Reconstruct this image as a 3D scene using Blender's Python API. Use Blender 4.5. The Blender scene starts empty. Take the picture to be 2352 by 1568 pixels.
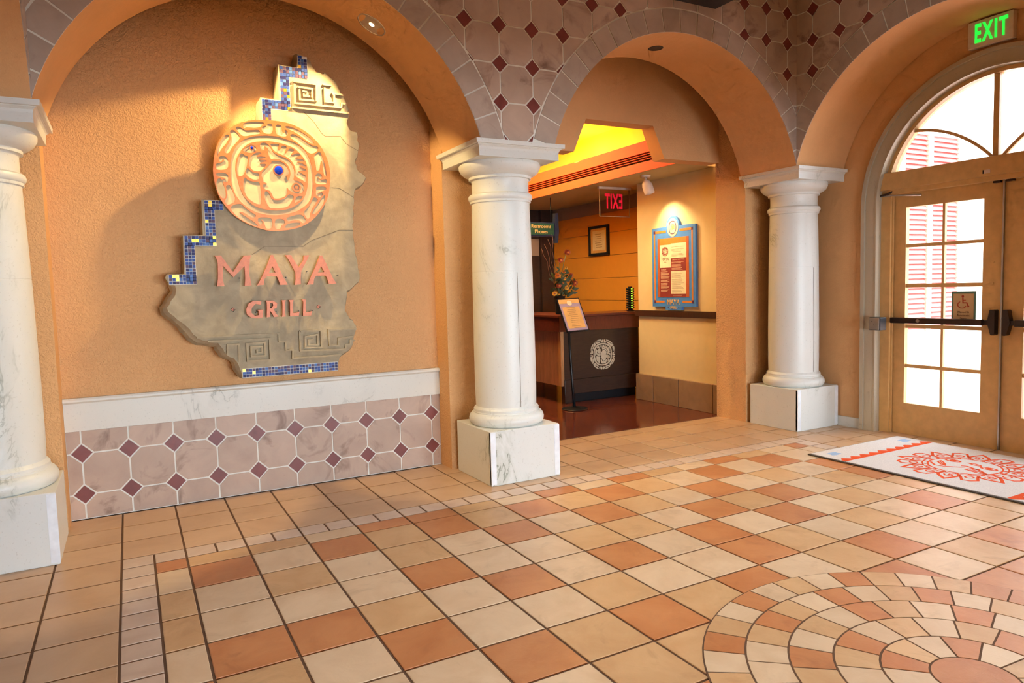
import bpy, bmesh, math, random
from mathutils import Matrix, Vector
random.seed(7)
S = bpy.context.scene
COL = S.collection
PI = math.pi
R = math.radians

# ------------------------------------------------------------------ camera
cam_d = bpy.data.cameras.new('camera')
cam = bpy.data.objects.new('camera', cam_d); COL.objects.link(cam); S.camera = cam
cam_d.sensor_width = 36.0; cam_d.lens = 36.0*1613.51/2352.0; cam_d.clip_start = .05; cam_d.clip_end = 200
def cam_axes(yaw, pitch, roll):
    F = Vector((math.sin(yaw)*math.cos(pitch), math.cos(yaw)*math.cos(pitch), math.sin(pitch)))
    Rt = Vector((math.cos(yaw), -math.sin(yaw), 0)); D = F.cross(Rt)
    c, s = math.cos(roll), math.sin(roll)
    return c*Rt+s*D, -s*Rt+c*D, F
_r, _d, _f = cam_axes(.4977, -.0761, .0281)
m = Matrix((( _r.x, -_d.x, -_f.x, -.2075), (_r.y, -_d.y, -_f.y, -4.5484), (_r.z, -_d.z, -_f.z, 1.4964), (0, 0, 0, 1)))
cam.matrix_world = m

# ------------------------------------------------------------------ light and exposure
vs = S.view_settings
vs.view_transform = 'Standard'; vs.look = 'None'; vs.gamma = 1.0; vs.use_curve_mapping = False
vs.exposure = 0.0
S.cycles.max_bounces = 6; S.cycles.diffuse_bounces = 3; S.cycles.glossy_bounces = 2
S.cycles.transmission_bounces = 6; S.cycles.transparent_max_bounces = 10
S.cycles.sample_clamp_indirect = 6.0; S.cycles.caustics_reflective = False; S.cycles.caustics_refractive = False
S.cycles.use_denoising = True; S.cycles.use_adaptive_sampling = True; S.cycles.adaptive_threshold = .11; S.cycles.adaptive_min_samples = 12
W = bpy.data.worlds.new('daylight'); S.world = W; W.use_nodes = True
bg = W.node_tree.nodes['Background']; bg.inputs[0].default_value = (.76, .88, 1.0, 1); bg.inputs[1].default_value = 9.0
def light(name, kind, loc, energy, color, rot=None, aim=None, **kw):
    d = bpy.data.lights.new(name, kind); d.energy = energy; d.color = color
    for k, v in kw.items(): setattr(d, k, v)
    o = bpy.data.objects.new(name, d); COL.objects.link(o); o.location = loc
    if aim is not None: o.rotation_euler = (Vector(aim)-Vector(loc)).to_track_quat('-Z', 'Y').to_euler()
    elif rot: o.rotation_euler = rot
    return o
light('sun', 'SUN', (8, -6, 12), 8.0, (1, .96, .92), aim=(8.0, 0, 3.4), angle=R(1.0))
# daylight of the glazed entrance behind the photographer, set back in an added light-shaping vestibule
light('entrance_daylight', 'AREA', (2.6, -12.0, .94), 770, (.68, .86, 1.0), aim=(2.6, 0, .94), shape='RECTANGLE', size=5.6, size_y=1.8)
# added overhead fill that brightens the hall floor, no fixture built
light('overhead_fill', 'AREA', (2.4, -2.5, 4.70), 58, (.94, 1, 1), aim=(2.4, -2.5, 0), shape='RECTANGLE', size=5.6, size_y=4.4, spread=R(80))

# ------------------------------------------------------------------ materials
MATS = {}
def nt(name):
    mt = bpy.data.materials.new(name); mt.use_nodes = True
    t = mt.node_tree; b = t.nodes['Principled BSDF']; MATS[name] = mt
    return mt, t, b
def nd(t, typ, **kw):
    n = t.nodes.new(typ)
    for k, v in kw.items(): setattr(n, k, v)
    return n
def pos(t, scale=1.0):
    g = nd(t, 'ShaderNodeNewGeometry'); return g.outputs['Position']
def noise(t, vec, scale, detail=3.0, rough=.55, dist=0.0):
    n = nd(t, 'ShaderNodeTexNoise'); t.links.new(vec, n.inputs['Vector'])
    n.inputs['Scale'].default_value = scale; n.inputs['Detail'].default_value = detail
    n.inputs['Roughness'].default_value = rough; n.inputs['Distortion'].default_value = dist
    return n.outputs['Fac']
def ramp(t, fac, stops):
    n = nd(t, 'ShaderNodeValToRGB'); t.links.new(fac, n.inputs['Fac'])
    cr = n.color_ramp
    while len(cr.elements) < len(stops): cr.elements.new(.5)
    for e, (p, c) in zip(cr.elements, stops):
        e.position = p; e.color = tuple(c)+(1,) if len(c) == 3 else c
    return n.outputs['Color']
def mix(t, fac, a, b, typ='MIX'):
    n = nd(t, 'ShaderNodeMix', data_type='RGBA', blend_type=typ)
    for sock, v in ((n.inputs['Factor'], fac), (n.inputs['A'], a), (n.inputs['B'], b)):
        if hasattr(v, 'is_linked') or hasattr(v, 'links'): t.links.new(v, sock)
        elif isinstance(v, (int, float)): sock.default_value = v
        else: sock.default_value = tuple(v)+(1,)
    return n.outputs['Result']
def bump(t, b, height, strength, dist):
    n = nd(t, 'ShaderNodeBump'); n.inputs['Strength'].default_value = strength; n.inputs['Distance'].default_value = dist
    t.links.new(height, n.inputs['Height']); t.links.new(n.outputs['Normal'], b.inputs['Normal'])
def hsv_random(t, col, amt, vamt=None):
    oi = nd(t, 'ShaderNodeObjectInfo'); mr = nd(t, 'ShaderNodeMapRange')
    t.links.new(oi.outputs['Random'], mr.inputs['Value']); mr.inputs['To Min'].default_value = 1-amt; mr.inputs['To Max'].default_value = 1+amt
    h = nd(t, 'ShaderNodeHueSaturation'); t.links.new(col, h.inputs['Color']); t.links.new(mr.outputs['Result'], h.inputs['Value'])
    return h.outputs['Color']
def c255(r, g, b):
    f = lambda v: (v/255/12.92 if v/255 <= .04045 else ((v/255+.055)/1.055)**2.4)
    return (f(r), f(g), f(b))
def plain(name, col, rough=.6, metal=0.0, emit=0.0, var=.06, nscale=14.0, spec=.5, emitcol=None):
    mt, t, b = nt(name)
    p = pos(t); f = noise(t, p, nscale)
    dk = tuple(max(0, c*(1-var*1.6)) for c in col); lt = tuple(min(1, c*(1+var)) for c in col)
    t.links.new(ramp(t, f, [(.3, dk), (.7, lt)]), b.inputs['Base Color'])
    b.inputs['Roughness'].default_value = rough; b.inputs['Metallic'].default_value = metal
    b.inputs['Specular IOR Level'].default_value = spec
    if emit:
        b.inputs['Emission Color'].default_value = tuple(emitcol or col)+(1,); b.inputs['Emission Strength'].default_value = emit
    return mt
def stucco(name, col, strong=1.0, scale=58.0):
    mt, t, b = nt(name); p = pos(t)
    big = noise(t, p, 1.7, 3); fine = noise(t, p, 26, 3)
    c = ramp(t, big, [(.3, tuple(v*.94 for v in col)), (.7, tuple(min(1, v*1.05) for v in col))])
    t.links.new(mix(t, .10, c, ramp(t, fine, [(.3, tuple(v*.7 for v in col)), (.7, col)])), b.inputs['Base Color'])
    b.inputs['Roughness'].default_value = .78; b.inputs['Specular IOR Level'].default_value = .3
    h = ramp(t, noise(t, p, scale, 2.5, .5, .9), [(.42, (0, 0, 0)), (.6, (1, 1, 1))])
    bump(t, b, h, .6*strong, .006)
    return mt
def marble(name, base, vein, amount=.5, rough=.38):
    mt, t, b = nt(name); p = pos(t)
    mp = nd(t, 'ShaderNodeMapping'); t.links.new(p, mp.inputs['Vector']); mp.inputs['Scale'].default_value = (1.0, 1.0, .62); mp.inputs['Rotation'].default_value = (.3, .5, .2)
    v = mp.outputs['Vector']
    n1 = noise(t, v, 2.3, 5, .6, 1.4)
    cl = ramp(t, noise(t, v, 1.5, 4, .6, .6), [(.38, base), (.72, tuple(a*.93+.07*c for a, c in zip(base, vein)))])
    vm = ramp(t, n1, [(.485, (0, 0, 0)), (.5, (1, 1, 1)), (.515, (0, 0, 0))])
    msk = ramp(t, noise(t, v, 1.6, 2), [(.55, (0, 0, 0)), (.68, (1, 1, 1))])
    fm = mix(t, 1.0, vm, msk, 'MULTIPLY')
    hal = ramp(t, n1, [(.40, (0, 0, 0)), (.5, (1, 1, 1)), (.60, (0, 0, 0))])
    fh = mix(t, 1.0, hal, msk, 'MULTIPLY')
    k1 = mix(t, mix(t, 1.0, fh, (.38*amount,)*3, 'MULTIPLY'), cl, vein)
    k2 = mix(t, mix(t, 1.0, fm, (.9*amount,)*3, 'MULTIPLY'), k1, tuple(c*.45 for c in vein))
    sp = ramp(t, noise(t, p, 70, 2), [(.27, (.72, .70, .66)), (.36, (1, 1, 1))])
    t.links.new(mix(t, .5, k2, mix(t, 1.0, k2, sp, 'MULTIPLY')), b.inputs['Base Color'])
    b.inputs['Roughness'].default_value = rough
    bump(t, b, noise(t, p, 60, 2), .08, .003)
    return mt
def ceramic(name, a, bcol, dark, rough=.4, var=.08, nscale=3.2, bmp=.12, spec=.5, drk=.3):
    mt, t, b = nt(name); p = pos(t)
    oi = nd(t, 'ShaderNodeObjectInfo')
    ad = nd(t, 'ShaderNodeVectorMath', operation='MULTIPLY_ADD'); t.links.new(p, ad.inputs[0]); ad.inputs[1].default_value = (1, 1, 1)
    cb = nd(t, 'ShaderNodeCombineXYZ'); ml = nd(t, 'ShaderNodeMath', operation='MULTIPLY'); t.links.new(oi.outputs['Random'], ml.inputs[0]); ml.inputs[1].default_value = 37.0
    for k in 'XYZ': t.links.new(ml.outputs[0], cb.inputs[k])
    t.links.new(cb.outputs[0], ad.inputs[2]); v = ad.outputs[0]
    c = ramp(t, noise(t, v, nscale, 5, .6, .6), [(.32, a), (.66, bcol)])
    d = ramp(t, noise(t, v, nscale*.9, 4, .65, 1.2), [(.56, (0, 0, 0)), (.74, (1, 1, 1))])
    c = mix(t, mix(t, 1.0, d, (drk,)*3, 'MULTIPLY'), c, dark)
    t.links.new(hsv_random(t, c, var), b.inputs['Base Color'])
    b.inputs['Roughness'].default_value = rough; b.inputs['Specular IOR Level'].default_value = spec
    bump(t, b, noise(t, v, 16, 5, .65, 1.0), bmp, .01)
    return mt
def wood(name, col, rough=.4, axis=(1, 1, 14)):
    mt, t, b = nt(name); p = pos(t)
    mp = nd(t, 'ShaderNodeMapping'); t.links.new(p, mp.inputs['Vector']); mp.inputs['Scale'].default_value = axis
    f = noise(t, mp.outputs['Vector'], 5, 4, .6, .4)
    t.links.new(ramp(t, f, [(.3, tuple(c*.75 for c in col)), (.7, tuple(min(1, c*1.2) for c in col))]), b.inputs['Base Color'])
    b.inputs['Roughness'].default_value = rough
    return mt
def glass(name):
    mt, t, b = nt(name)
    out = t.nodes['Material Output']; tr = nd(t, 'ShaderNodeBsdfTransparent'); gl = nd(t, 'ShaderNodeBsdfGlossy'); gl.inputs['Roughness'].default_value = .02
    tr.inputs[0].default_value = (.97, .98, .98, 1)
    fr = nd(t, 'ShaderNodeFresnel'); fr.inputs['IOR'].default_value = 1.25
    mx = nd(t, 'ShaderNodeMixShader'); t.links.new(fr.outputs[0], mx.inputs[0]); t.links.new(tr.outputs[0], mx.inputs[1]); t.links.new(gl.outputs[0], mx.inputs[2])
    t.links.new(mx.outputs[0], out.inputs['Surface'])
    return mt
ORANGE = c255(229, 175, 121)
stucco('stucco_orange', ORANGE)
stucco('stucco_smooth', ORANGE, .25, 90)
plain('ceiling_paint', c255(190, 160, 132), .8)
marble('marble', c255(228, 227, 221), c255(150, 155, 122), .8)
marble('marble_surround', c255(192, 180, 158), c255(130, 122, 100), .7)
marble('marble_grey', c255(222, 216, 204), c255(160, 152, 132), .6)
plain('guard_white', c255(240, 242, 246), .3)
ceramic('octagon_clay', c255(182, 154, 136), c255(200, 172, 152), c255(120, 88, 74), .45, .06, 3.4, .05, .4, .85)
ceramic('ring_clay', c255(178, 156, 140), c255(192, 170, 154), c255(144, 118, 104), .45, .05, 4.5, .05, .4, .5)
ceramic('diamond_glaze', c255(116, 50, 44), c255(132, 62, 54), c255(92, 38, 36), .4, .06, 6, .04)
plain('grout_light', c255(246, 240, 228), .85, var=.02)
plain('grout_dark', c255(104, 74, 52), .85)
ceramic('tile_cream', c255(206, 174, 138), c255(220, 192, 158), c255(168, 136, 104), .42, .05, 4.0, .14, .5, .45)
ceramic('tile_tan', c255(196, 152, 106), c255(210, 170, 124), c255(160, 118, 80), .42, .06, 4.0, .14, .5, .45)
ceramic('tile_terra', c255(184, 114, 66), c255(200, 134, 84), c255(150, 88, 52), .42, .07, 4.0, .14, .5, .45)
ceramic('tile_border', c255(190, 152, 116), c255(204, 168, 132), c255(158, 120, 88), .36, .04, 3.0, .10)
ceramic('tile_small', c255(200, 172, 150), c255(212, 188, 168), c255(170, 140, 120), .36, .04, 5.0, .10)
ceramic('lobby_floor', c255(104, 48, 34), c255(122, 60, 42), c255(80, 36, 28), .12, .02, 1.5, .02)
ceramic('brown_tile', c255(150, 118, 88), c255(166, 132, 100), c255(120, 92, 70), .4, .12, 4)
def sandstone():
    mt, t, b = nt('sandstone'); p = pos(t)
    c = ramp(t, noise(t, p, 2.6, 5, .6, .5), [(.3, c255(170, 152, 124)), (.7, c255(192, 174, 144))])
    c = mix(t, .35, c, ramp(t, noise(t, p, 7, 4, .6, .8), [(.35, c255(122, 110, 92)), (.65, c255(192, 174, 144))]))
    t.links.new(c, b.inputs['Base Color']); b.inputs['Roughness'].default_value = .85; b.inputs['Specular IOR Level'].default_value = .25
    bump(t, b, noise(t, p, 40, 5, .65, .6), .3, .006)
sandstone()
plain('stone_crack', c255(120, 102, 78), .9)
plain('copper', c255(206, 116, 66), .42, .35, var=.12, nscale=40)
plain('cream_recess', c255(208, 186, 144), .7, var=.08)
plain('copper_letter', c255(196, 118, 88), .5, .25, var=.10, nscale=40)
plain('mosaic_blue', c255(52, 76, 150), .45, spec=.25, var=.2, nscale=60)
plain('mosaic_navy', c255(36, 34, 92), .45, spec=.25, var=.2, nscale=60)
plain('mosaic_mauve', c255(92, 66, 92), .45, spec=.25, var=.2, nscale=60)
plain('mosaic_sky', c255(76, 112, 176), .45, spec=.25, var=.2, nscale=60)
plain('mosaic_gold', c255(226, 176, 56), .3, .6, var=.2, nscale=60)
plain('gem_blue', c255(20, 60, 200), .08)
plain('door_paint', c255(216, 172, 112), .42)
glass('window_glass')
plain('bronze', c255(62, 48, 42), .35, .5)
plain('steel', c255(176, 172, 168), .3, .9)
plain('box_black', c255(28, 28, 34), .4)
plain('box_grey', c255(150, 142, 134), .4, .3)
plain('sign_white', c255(226, 206, 192), .5)
plain('exit_green', (.02, .9, .08), .4, emit=1.1, emitcol=(.02, .95, .06))
plain('exit_red', (.8, .01, .02), .4, emit=.4, emitcol=(.9, .01, .05))
plain('mat_white', c255(222, 216, 215), .95, var=.08, nscale=120, spec=.1)
plain('mat_orange', c255(232, 90, 48), .95, var=.08, nscale=120, spec=.1)
plain('mat_blue', c255(160, 186, 222), .95, spec=.1)
plain('mat_rubber', c255(74, 58, 46), .8)
plain('fixture_black', c255(34, 28, 26), .6)
plain('reflector', c255(232, 222, 204), .18, .55)
plain('dark_hole', c255(72, 58, 44), .7)
plain('lamp_glow', (1, .85, .6), .5, emit=6.0, emitcol=(1, .78, .45))
plain('lobby_cream', c255(232, 204, 150), .7, var=.015)
plain('lobby_yellow', c255(224, 150, 50), .65, var=.015)
plain('lobby_band', c255(170, 140, 112), .75, var=.015)
plain('lobby_ceiling', c255(206, 178, 120), .8, var=.015)
plain('cove_orange', c255(236, 86, 10), .7, var=.015)
plain('cove_yellow', c255(240, 206, 90), .7, var=.015)
plain('cove_glow', (1, .7, .1), .5, emit=9.0, emitcol=(1, .66, .10))
plain('slot_dark', c255(40, 24, 10), .7)
wood('wood_dark', c255(62, 42, 32), .35, (2, 2, 16))
wood('wood_red', c255(104, 48, 32), .28, (14, 2, 2))
wood('wood_tan', c255(168, 114, 84), .4, (6, 6, 1))
wood('wood_edge', c255(196, 142, 92), .4, (6, 6, 1))
wood('wood_rail', c255(70, 40, 24), .35, (2, 10, 2))
plain('emblem_white', c255(206, 194, 168), .5)
plain('kiosk_black', c255(30, 32, 36), .35, .3)
plain('paper_cream', c255(238, 222, 182), .7)
plain('paper_amber', c255(226, 176, 104), .6)
plain('paper_lilac', c255(170, 150, 172), .6)
plain('paper_print', c255(150, 116, 80), .8)
plain('board_blue', c255(78, 136, 212), .5)
plain('board_orange', c255(214, 128, 48), .55)
plain('board_rust', c255(190, 92, 44), .55)
plain('board_purple', c255(88, 44, 84), .5)
plain('sheet_red', c255(140, 46, 40), .6)
plain('sheet_text', c255(226, 186, 150), .7)
plain('text_brown', c255(112, 70, 46), .7)
plain('yellow_print', c255(248, 224, 110), .6)
plain('sign_teal', c255(92, 128, 116), .6)
plain('sign_buff', c255(206, 172, 128), .6)
plain('sign_red', c255(176, 66, 44), .6)
plain('restroom_green', c255(38, 74, 52), .5)
plain('restroom_blue', c255(36, 38, 62), .5)
plain('leaf_green', c255(58, 66, 34), .6)
plain('bloom_orange', c255(206, 116, 40), .6)
plain('bloom_rust', c255(156, 66, 38), .6)
plain('bloom_yellow', c255(232, 172, 60), .6)
plain('twig', c255(110, 70, 54), .7)
plain('led_green', (.35, .9, .05), .4, emit=1.6, emitcol=(.4, .95, .05))
plain('outdoor_white', c255(250, 248, 240), .8)
plain('shutter_pink', c255(236, 118, 114), .6)
plain('shutter_frame', c255(250, 238, 236), .6)
plain('ground_pink', c255(226, 196, 188), .85)
plain('awning_teal', c255(40, 120, 118), .7)

# ------------------------------------------------------------------ geometry helpers
def link(name, me, mat=None, parent=None):
    o = bpy.data.objects.new(name, me); COL.objects.link(o)
    if mat:
        for mm in ([mat] if isinstance(mat, str) else mat): me.materials.append(MATS[mm])
    if parent is not None: adopt(o, parent)
    return o
def adopt(o, parent):
    o.parent = parent; o.matrix_parent_inverse = parent.matrix_basis.inverted()
def mesh(name, vs_, fs, mat=None, parent=None, smooth=False, slots=None):
    me = bpy.data.meshes.new(name); me.from_pydata([tuple(v) for v in vs_], [], fs); 
    if slots:
        for p_, s_ in zip(me.polygons, slots): p_.material_index = s_
    if smooth:
        for p_ in me.polygons: p_.use_smooth = True
    me.update()
    return link(name, me, mat, parent)
def fix_normals(me):
    bm = bmesh.new(); bm.from_mesh(me); bmesh.ops.recalc_face_normals(bm, faces=bm.faces); bm.to_mesh(me); bm.free()
BF = [(0, 3, 2, 1), (4, 5, 6, 7), (0, 1, 5, 4), (1, 2, 6, 5), (2, 3, 7, 6), (3, 0, 4, 7)]
def bv(x0, x1, y0, y1, z0, z1):
    return [(x0, y0, z0), (x1, y0, z0), (x1, y1, z0), (x0, y1, z0), (x0, y0, z1), (x1, y0, z1), (x1, y1, z1), (x0, y1, z1)]
def box(name, x0, x1, y0, y1, z0, z1, mat, parent=None, bev=0.0):
    if x0 > x1: x0, x1 = x1, x0
    if y0 > y1: y0, y1 = y1, y0
    if z0 > z1: z0, z1 = z1, z0
    o = mesh(name, bv(x0, x1, y0, y1, z0, z1), BF, mat, parent)
    if bev:
        bm = bmesh.new(); bm.from_mesh(o.data); bmesh.ops.bevel(bm, geom=bm.edges[:], offset=bev, segments=2, affect='EDGES', profile=.5); bm.to_mesh(o.data); bm.free()
    return o
def boxes(name, lst, mat, parent=None):
    v = []; f = []
    for b in lst:
        n = len(v); v += bv(*b); f += [tuple(i+n for i in q) for q in BF]
    return mesh(name, v, f, mat, parent)
def prism(name, pts, fn, d0, d1, mat, parent=None):
    """extrude a flat outline (a, b) between depths d0 and d1; fn(a, b, d) gives world points"""
    n = len(pts)
    v = [fn(a, b, d0) for a, b in pts]+[fn(a, b, d1) for a, b in pts]
    f = [tuple(range(n)), tuple(range(2*n-1, n-1, -1))]+[(i, i+n, (i+1) % n+n, (i+1) % n) for i in range(n)]
    o = mesh(name, v, f, mat, parent); fix_normals(o.data); return o
def XZ(a, b, d): return (a, d, b)        # plane facing -y
def YZ(a, b, d): return (d, a, b)        # plane facing -x
def XY(a, b, d): return (a, b, d)
def dg(): return bpy.context.evaluated_depsgraph_get()
def loops_solid(name, loops, fn, d0, d1, mat, parent=None):
    """outline with holes, filled even-odd and given thickness"""
    cu = bpy.data.curves.new(name, 'CURVE'); cu.dimensions = '2D'; cu.fill_mode = 'BOTH'; cu.extrude = .5
    for lp in loops:
        sp = cu.splines.new('POLY'); sp.points.add(len(lp)-1); sp.use_cyclic_u = True
        for p_, (a, b) in zip(sp.points, lp): p_.co = (a, b, 0, 1)
    t = bpy.data.objects.new(name, cu); COL.objects.link(t)
    bpy.context.view_layer.update()
    me = bpy.data.meshes.new_from_object(t.evaluated_get(dg())); bpy.data.objects.remove(t)
    for v in me.vertices: v.co = fn(v.co.x, v.co.y, d0+(v.co.z+.5)*(d1-d0))
    me.update(); fix_normals(me); me.materials.clear()
    return link(name, me, mat, parent)
def smooth_loop(pts, n=2):
    for _ in range(n):
        q = []
        for i in range(len(pts)):
            a, b = pts[i], pts[(i+1) % len(pts)]
            q += [(a[0]*.75+b[0]*.25, a[1]*.75+b[1]*.25), (a[0]*.25+b[0]*.75, a[1]*.25+b[1]*.75)]
        pts = q
    return pts
def circle(cx, cy, r, n=28, ry=None):
    ry = ry or r
    return [(cx+r*math.cos(2*PI*i/n), cy+ry*math.sin(2*PI*i/n)) for i in range(n)]
def lathe(name, prof, cx, cy, mat, parent=None, n=40):
    v = []; f = []
    for r, z in prof:
        for i in range(n): v.append((cx+r*math.cos(2*PI*i/n), cy+r*math.sin(2*PI*i/n), z))
    for k in range(len(prof)-1):
        for i in range(n):
            j = (i+1) % n; f.append((k*n+i, k*n+j, (k+1)*n+j, (k+1)*n+i))
    f.append(tuple(range(n-1, -1, -1))); f.append(tuple((len(prof)-1)*n+i for i in range(n)))
    o = mesh(name, v, f, mat, parent)
    for p_ in o.data.polygons: p_.use_smooth = len(p_.vertices) == 4
    bm = bmesh.new(); bm.from_mesh(o.data)
    for e in bm.edges:
        if len(e.link_faces) == 2 and e.calc_face_angle(0) > R(32): e.smooth = False
    bm.to_mesh(o.data); bm.free()
    return o
def tube(name, pts, rad, mat, parent=None, n=8):
    v = []; f = []
    P = [Vector(p) for p in pts]
    for k, p in enumerate(P):
        t = (P[min(k+1, len(P)-1)]-P[max(k-1, 0)]).normalized()
        u = t.cross(Vector((0, 0, 1)) if abs(t.z) < .9 else Vector((1, 0, 0))).normalized(); w = t.cross(u)
        r = rad[k] if isinstance(rad, (list, tuple)) else rad
        for i in range(n): v.append(p+r*(math.cos(2*PI*i/n)*u+math.sin(2*PI*i/n)*w))
    for k in range(len(P)-1):
        for i in range(n):
            j = (i+1) % n; f.append((k*n+i, k*n+j, (k+1)*n+j, (k+1)*n+i))
    f += [tuple(range(n-1, -1, -1)), tuple((len(P)-1)*n+i for i in range(n))]
    return mesh(name, v, f, mat, parent, smooth=True)
def ribbon_loop(pts, w, closed=False):
    """2-D outline of a stroke of width w along pts"""
    n = len(pts); L = []; Rr = []
    for i in range(n):
        if closed: a, b, c = pts[i-1], pts[i], pts[(i+1) % n]
        else: a, b, c = pts[max(i-1, 0)], pts[i], pts[min(i+1, n-1)]
        d1 = Vector((b[0]-a[0], b[1]-a[1])); d2 = Vector((c[0]-b[0], c[1]-b[1]))
        if d1.length < 1e-9: d1 = d2
        if d2.length < 1e-9: d2 = d1
        d1.normalize(); d2.normalize(); n1 = Vector((-d1.y, d1.x)); n2 = Vector((-d2.y, d2.x))
        mm = n1+n2; mm = n1 if mm.length < 1e-6 else mm.normalized(); k = min(2.0, 1/max(.35, mm.dot(n1)))
        L.append((b[0]+mm.x*w/2*k, b[1]+mm.y*w/2*k)); Rr.append((b[0]-mm.x*w/2*k, b[1]-mm.y*w/2*k))
    return L, Rr
def strokes(name, lines, fn, d0, d1, mat, parent=None):
    """several strokes [(pts, width, closed)] as one relief mesh"""
    v = []; f = []
    for pts, w, cl in lines:
        L, Rr = ribbon_loop(pts, w, cl); n = len(pts); o = len(v)
        for d in (d0, d1):
            v += [fn(a, b, d) for a, b in L]; v += [fn(a, b, d) for a, b in Rr]
        rng = range(n if cl else n-1)
        for i in rng:
            j = (i+1) % n
            l0, l1, r0, r1 = o+i, o+j, o+n+i, o+n+j; L0, L1, R0, R1 = (q+2*n for q in (l0, l1, r0, r1))
            f += [(l0, l1, r1, r0), (L0, R0, R1, L1), (l0, L0, L1, l1), (r0, r1, R1, R0)]
        if not cl:
            f += [(o, o+n, o+3*n, o+2*n), (o+n-1, o+3*n-1, o+4*n-1, o+2*n-1)]
    me_o = mesh(name, v, f, mat, parent); fix_normals(me_o.data); return me_o
def thing(name, label, cat, loc=(0, 0, 0), group=None):
    o = bpy.data.objects.new(name, None); COL.objects.link(o); o.location = loc; o.empty_display_size = .1
    return tag(o, label, cat, group)
def tag(o, label, cat, group=None):
    o['label'] = label; o['category'] = cat
    if group: o['group'] = group
    return o
def struct(o): o['kind'] = 'structure'; return o
def stuff(o): o['kind'] = 'stuff'; return o
def group_node(name):
    o = bpy.data.objects.new(name, None); COL.objects.link(o); o.empty_display_size = .1; return struct(o)
def text(name, body, size, fn, d0, d1, mat, parent=None, cx=0, cz=0, sx=1.0, spacing=1.0, bold=0.0):
    cu = bpy.data.curves.new(name, 'FONT'); cu.body = body; cu.size = size; cu.align_x = 'CENTER'; cu.align_y = 'CENTER'
    cu.extrude = .5; cu.space_character = spacing; cu.resolution_u = 3; cu.offset = bold
    t = bpy.data.objects.new(name, cu); COL.objects.link(t); bpy.context.view_layer.update()
    me = bpy.data.meshes.new_from_object(t.evaluated_get(dg())); bpy.data.objects.remove(t)
    for v in me.vertices: v.co = fn(cx+v.co.x*sx, cz+v.co.y, d0+(v.co.z+.5)*(d1-d0))
    me.update(); fix_normals(me); me.materials.clear()
    return link(name, me, mat, parent)
def clip_half(poly, nx, ny, c):
    """keep nx*x+ny*y >= c"""
    out = []
    for i in range(len(poly)):
        a, b = poly[i], poly[(i+1) % len(poly)]
        da, db = nx*a[0]+ny*a[1]-c, nx*b[0]+ny*b[1]-c
        if da >= 0: out.append(a)
        if (da >= 0) != (db >= 0):
            k = da/(da-db); out.append((a[0]+(b[0]-a[0])*k, a[1]+(b[1]-a[1])*k))
    return out
def area(p): return abs(sum(p[i][0]*p[(i+1) % len(p)][1]-p[(i+1) % len(p)][0]*p[i][1] for i in range(len(p))))/2 if len(p) > 2 else 0

# ------------------------------------------------------------------ the hall: arcades
T = .33                         # floor tile module
YS, XS, XL = .09, 5.435, -.60   # faces of the back, right and left arcades
ZSP, ZTOP = 2.577, 4.75         # springing, ceiling
RI, RO, ZC = 1.407, 1.60, 2.19  # arch: inner radius, outer radius of the tile ring, centre height
DEP = .69
def M_back(s, d, z): return (s, YS+d, z)
def M_right(s, d, z): return (XS+d, s, z)
def M_left(s, d, z): return (XL-d, s, z)
def arcade(name, fn, s0, s1, centres, dep=DEP):
    ss = {s0, s1}
    half = math.sqrt(RI*RI-(ZSP-ZC)**2)
    for c in centres:
        a0 = math.asin((ZSP-ZC)/RI)
        for k in range(49):
            a = a0+(PI-2*a0)*k/48; ss.add(round(c+RI*math.cos(a), 5))
    ss = sorted(x for x in ss if s0-1e-6 <= x <= s1+1e-6)
    def bot(s):
        for c in centres:
            if abs(s-c) <= half+1e-4: return max(ZSP, ZC+math.sqrt(max(0, RI*RI-(s-c)**2)))
        return ZSP
    v = []; f = []; sl = []
    for s in ss:
        b = bot(s)
        v += [fn(s, 0, b), fn(s, 0, ZTOP), fn(s, dep, b), fn(s, dep, ZTOP)]
    for i in range(len(ss)-1):
        a, b = 4*i, 4*i+4
        f += [(a, b, b+1, a+1), (a+2, a+3, b+3, b+2), (a, a+2, b+2, b)]; sl += [1, 0, 0]
    e = 4*(len(ss)-1)
    f += [(0, 1, 3, 2), (e, e+2, e+3, e+1)]; sl += [0, 0]
    o = mesh(name, v, f, ['stucco_smooth', 'grout_light'], slots=sl); fix_normals(o.data)
    return struct(o)
CN, CO = .75, 4.085             # centres of the niche arch and the lobby arch
CR = -1.263                     # centre of the side arches
wall_back = arcade('wall_back', M_back, -1.30, 6.13, [CN, CO])
wall_right = arcade('wall_right', M_right, -3.35, YS, [CR])
wall_left = arcade('wall_left', M_left, -3.35, YS, [CR])
HALF = math.sqrt(RI*RI-(ZSP-ZC)**2)
def tile_obj(name, poly, fn, mat, parent, th=.006, lift=.0):
    o = prism(name, poly, lambda a, b, d: fn(a, -d, b), lift, lift+th, mat, parent)
    return o
def octa(cx, cz, p, c, g):
    h = p/2-g/2; k = c+g*.2; e = h-(k-(p/2-h))
    e = p/2-c-g*.2
    return [(cx-h, cz-e), (cx-e, cz-h), (cx+e, cz-h), (cx+h, cz-e), (cx+h, cz+e), (cx+e, cz+h), (cx-e, cz+h), (cx-h, cz+e)]
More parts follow.
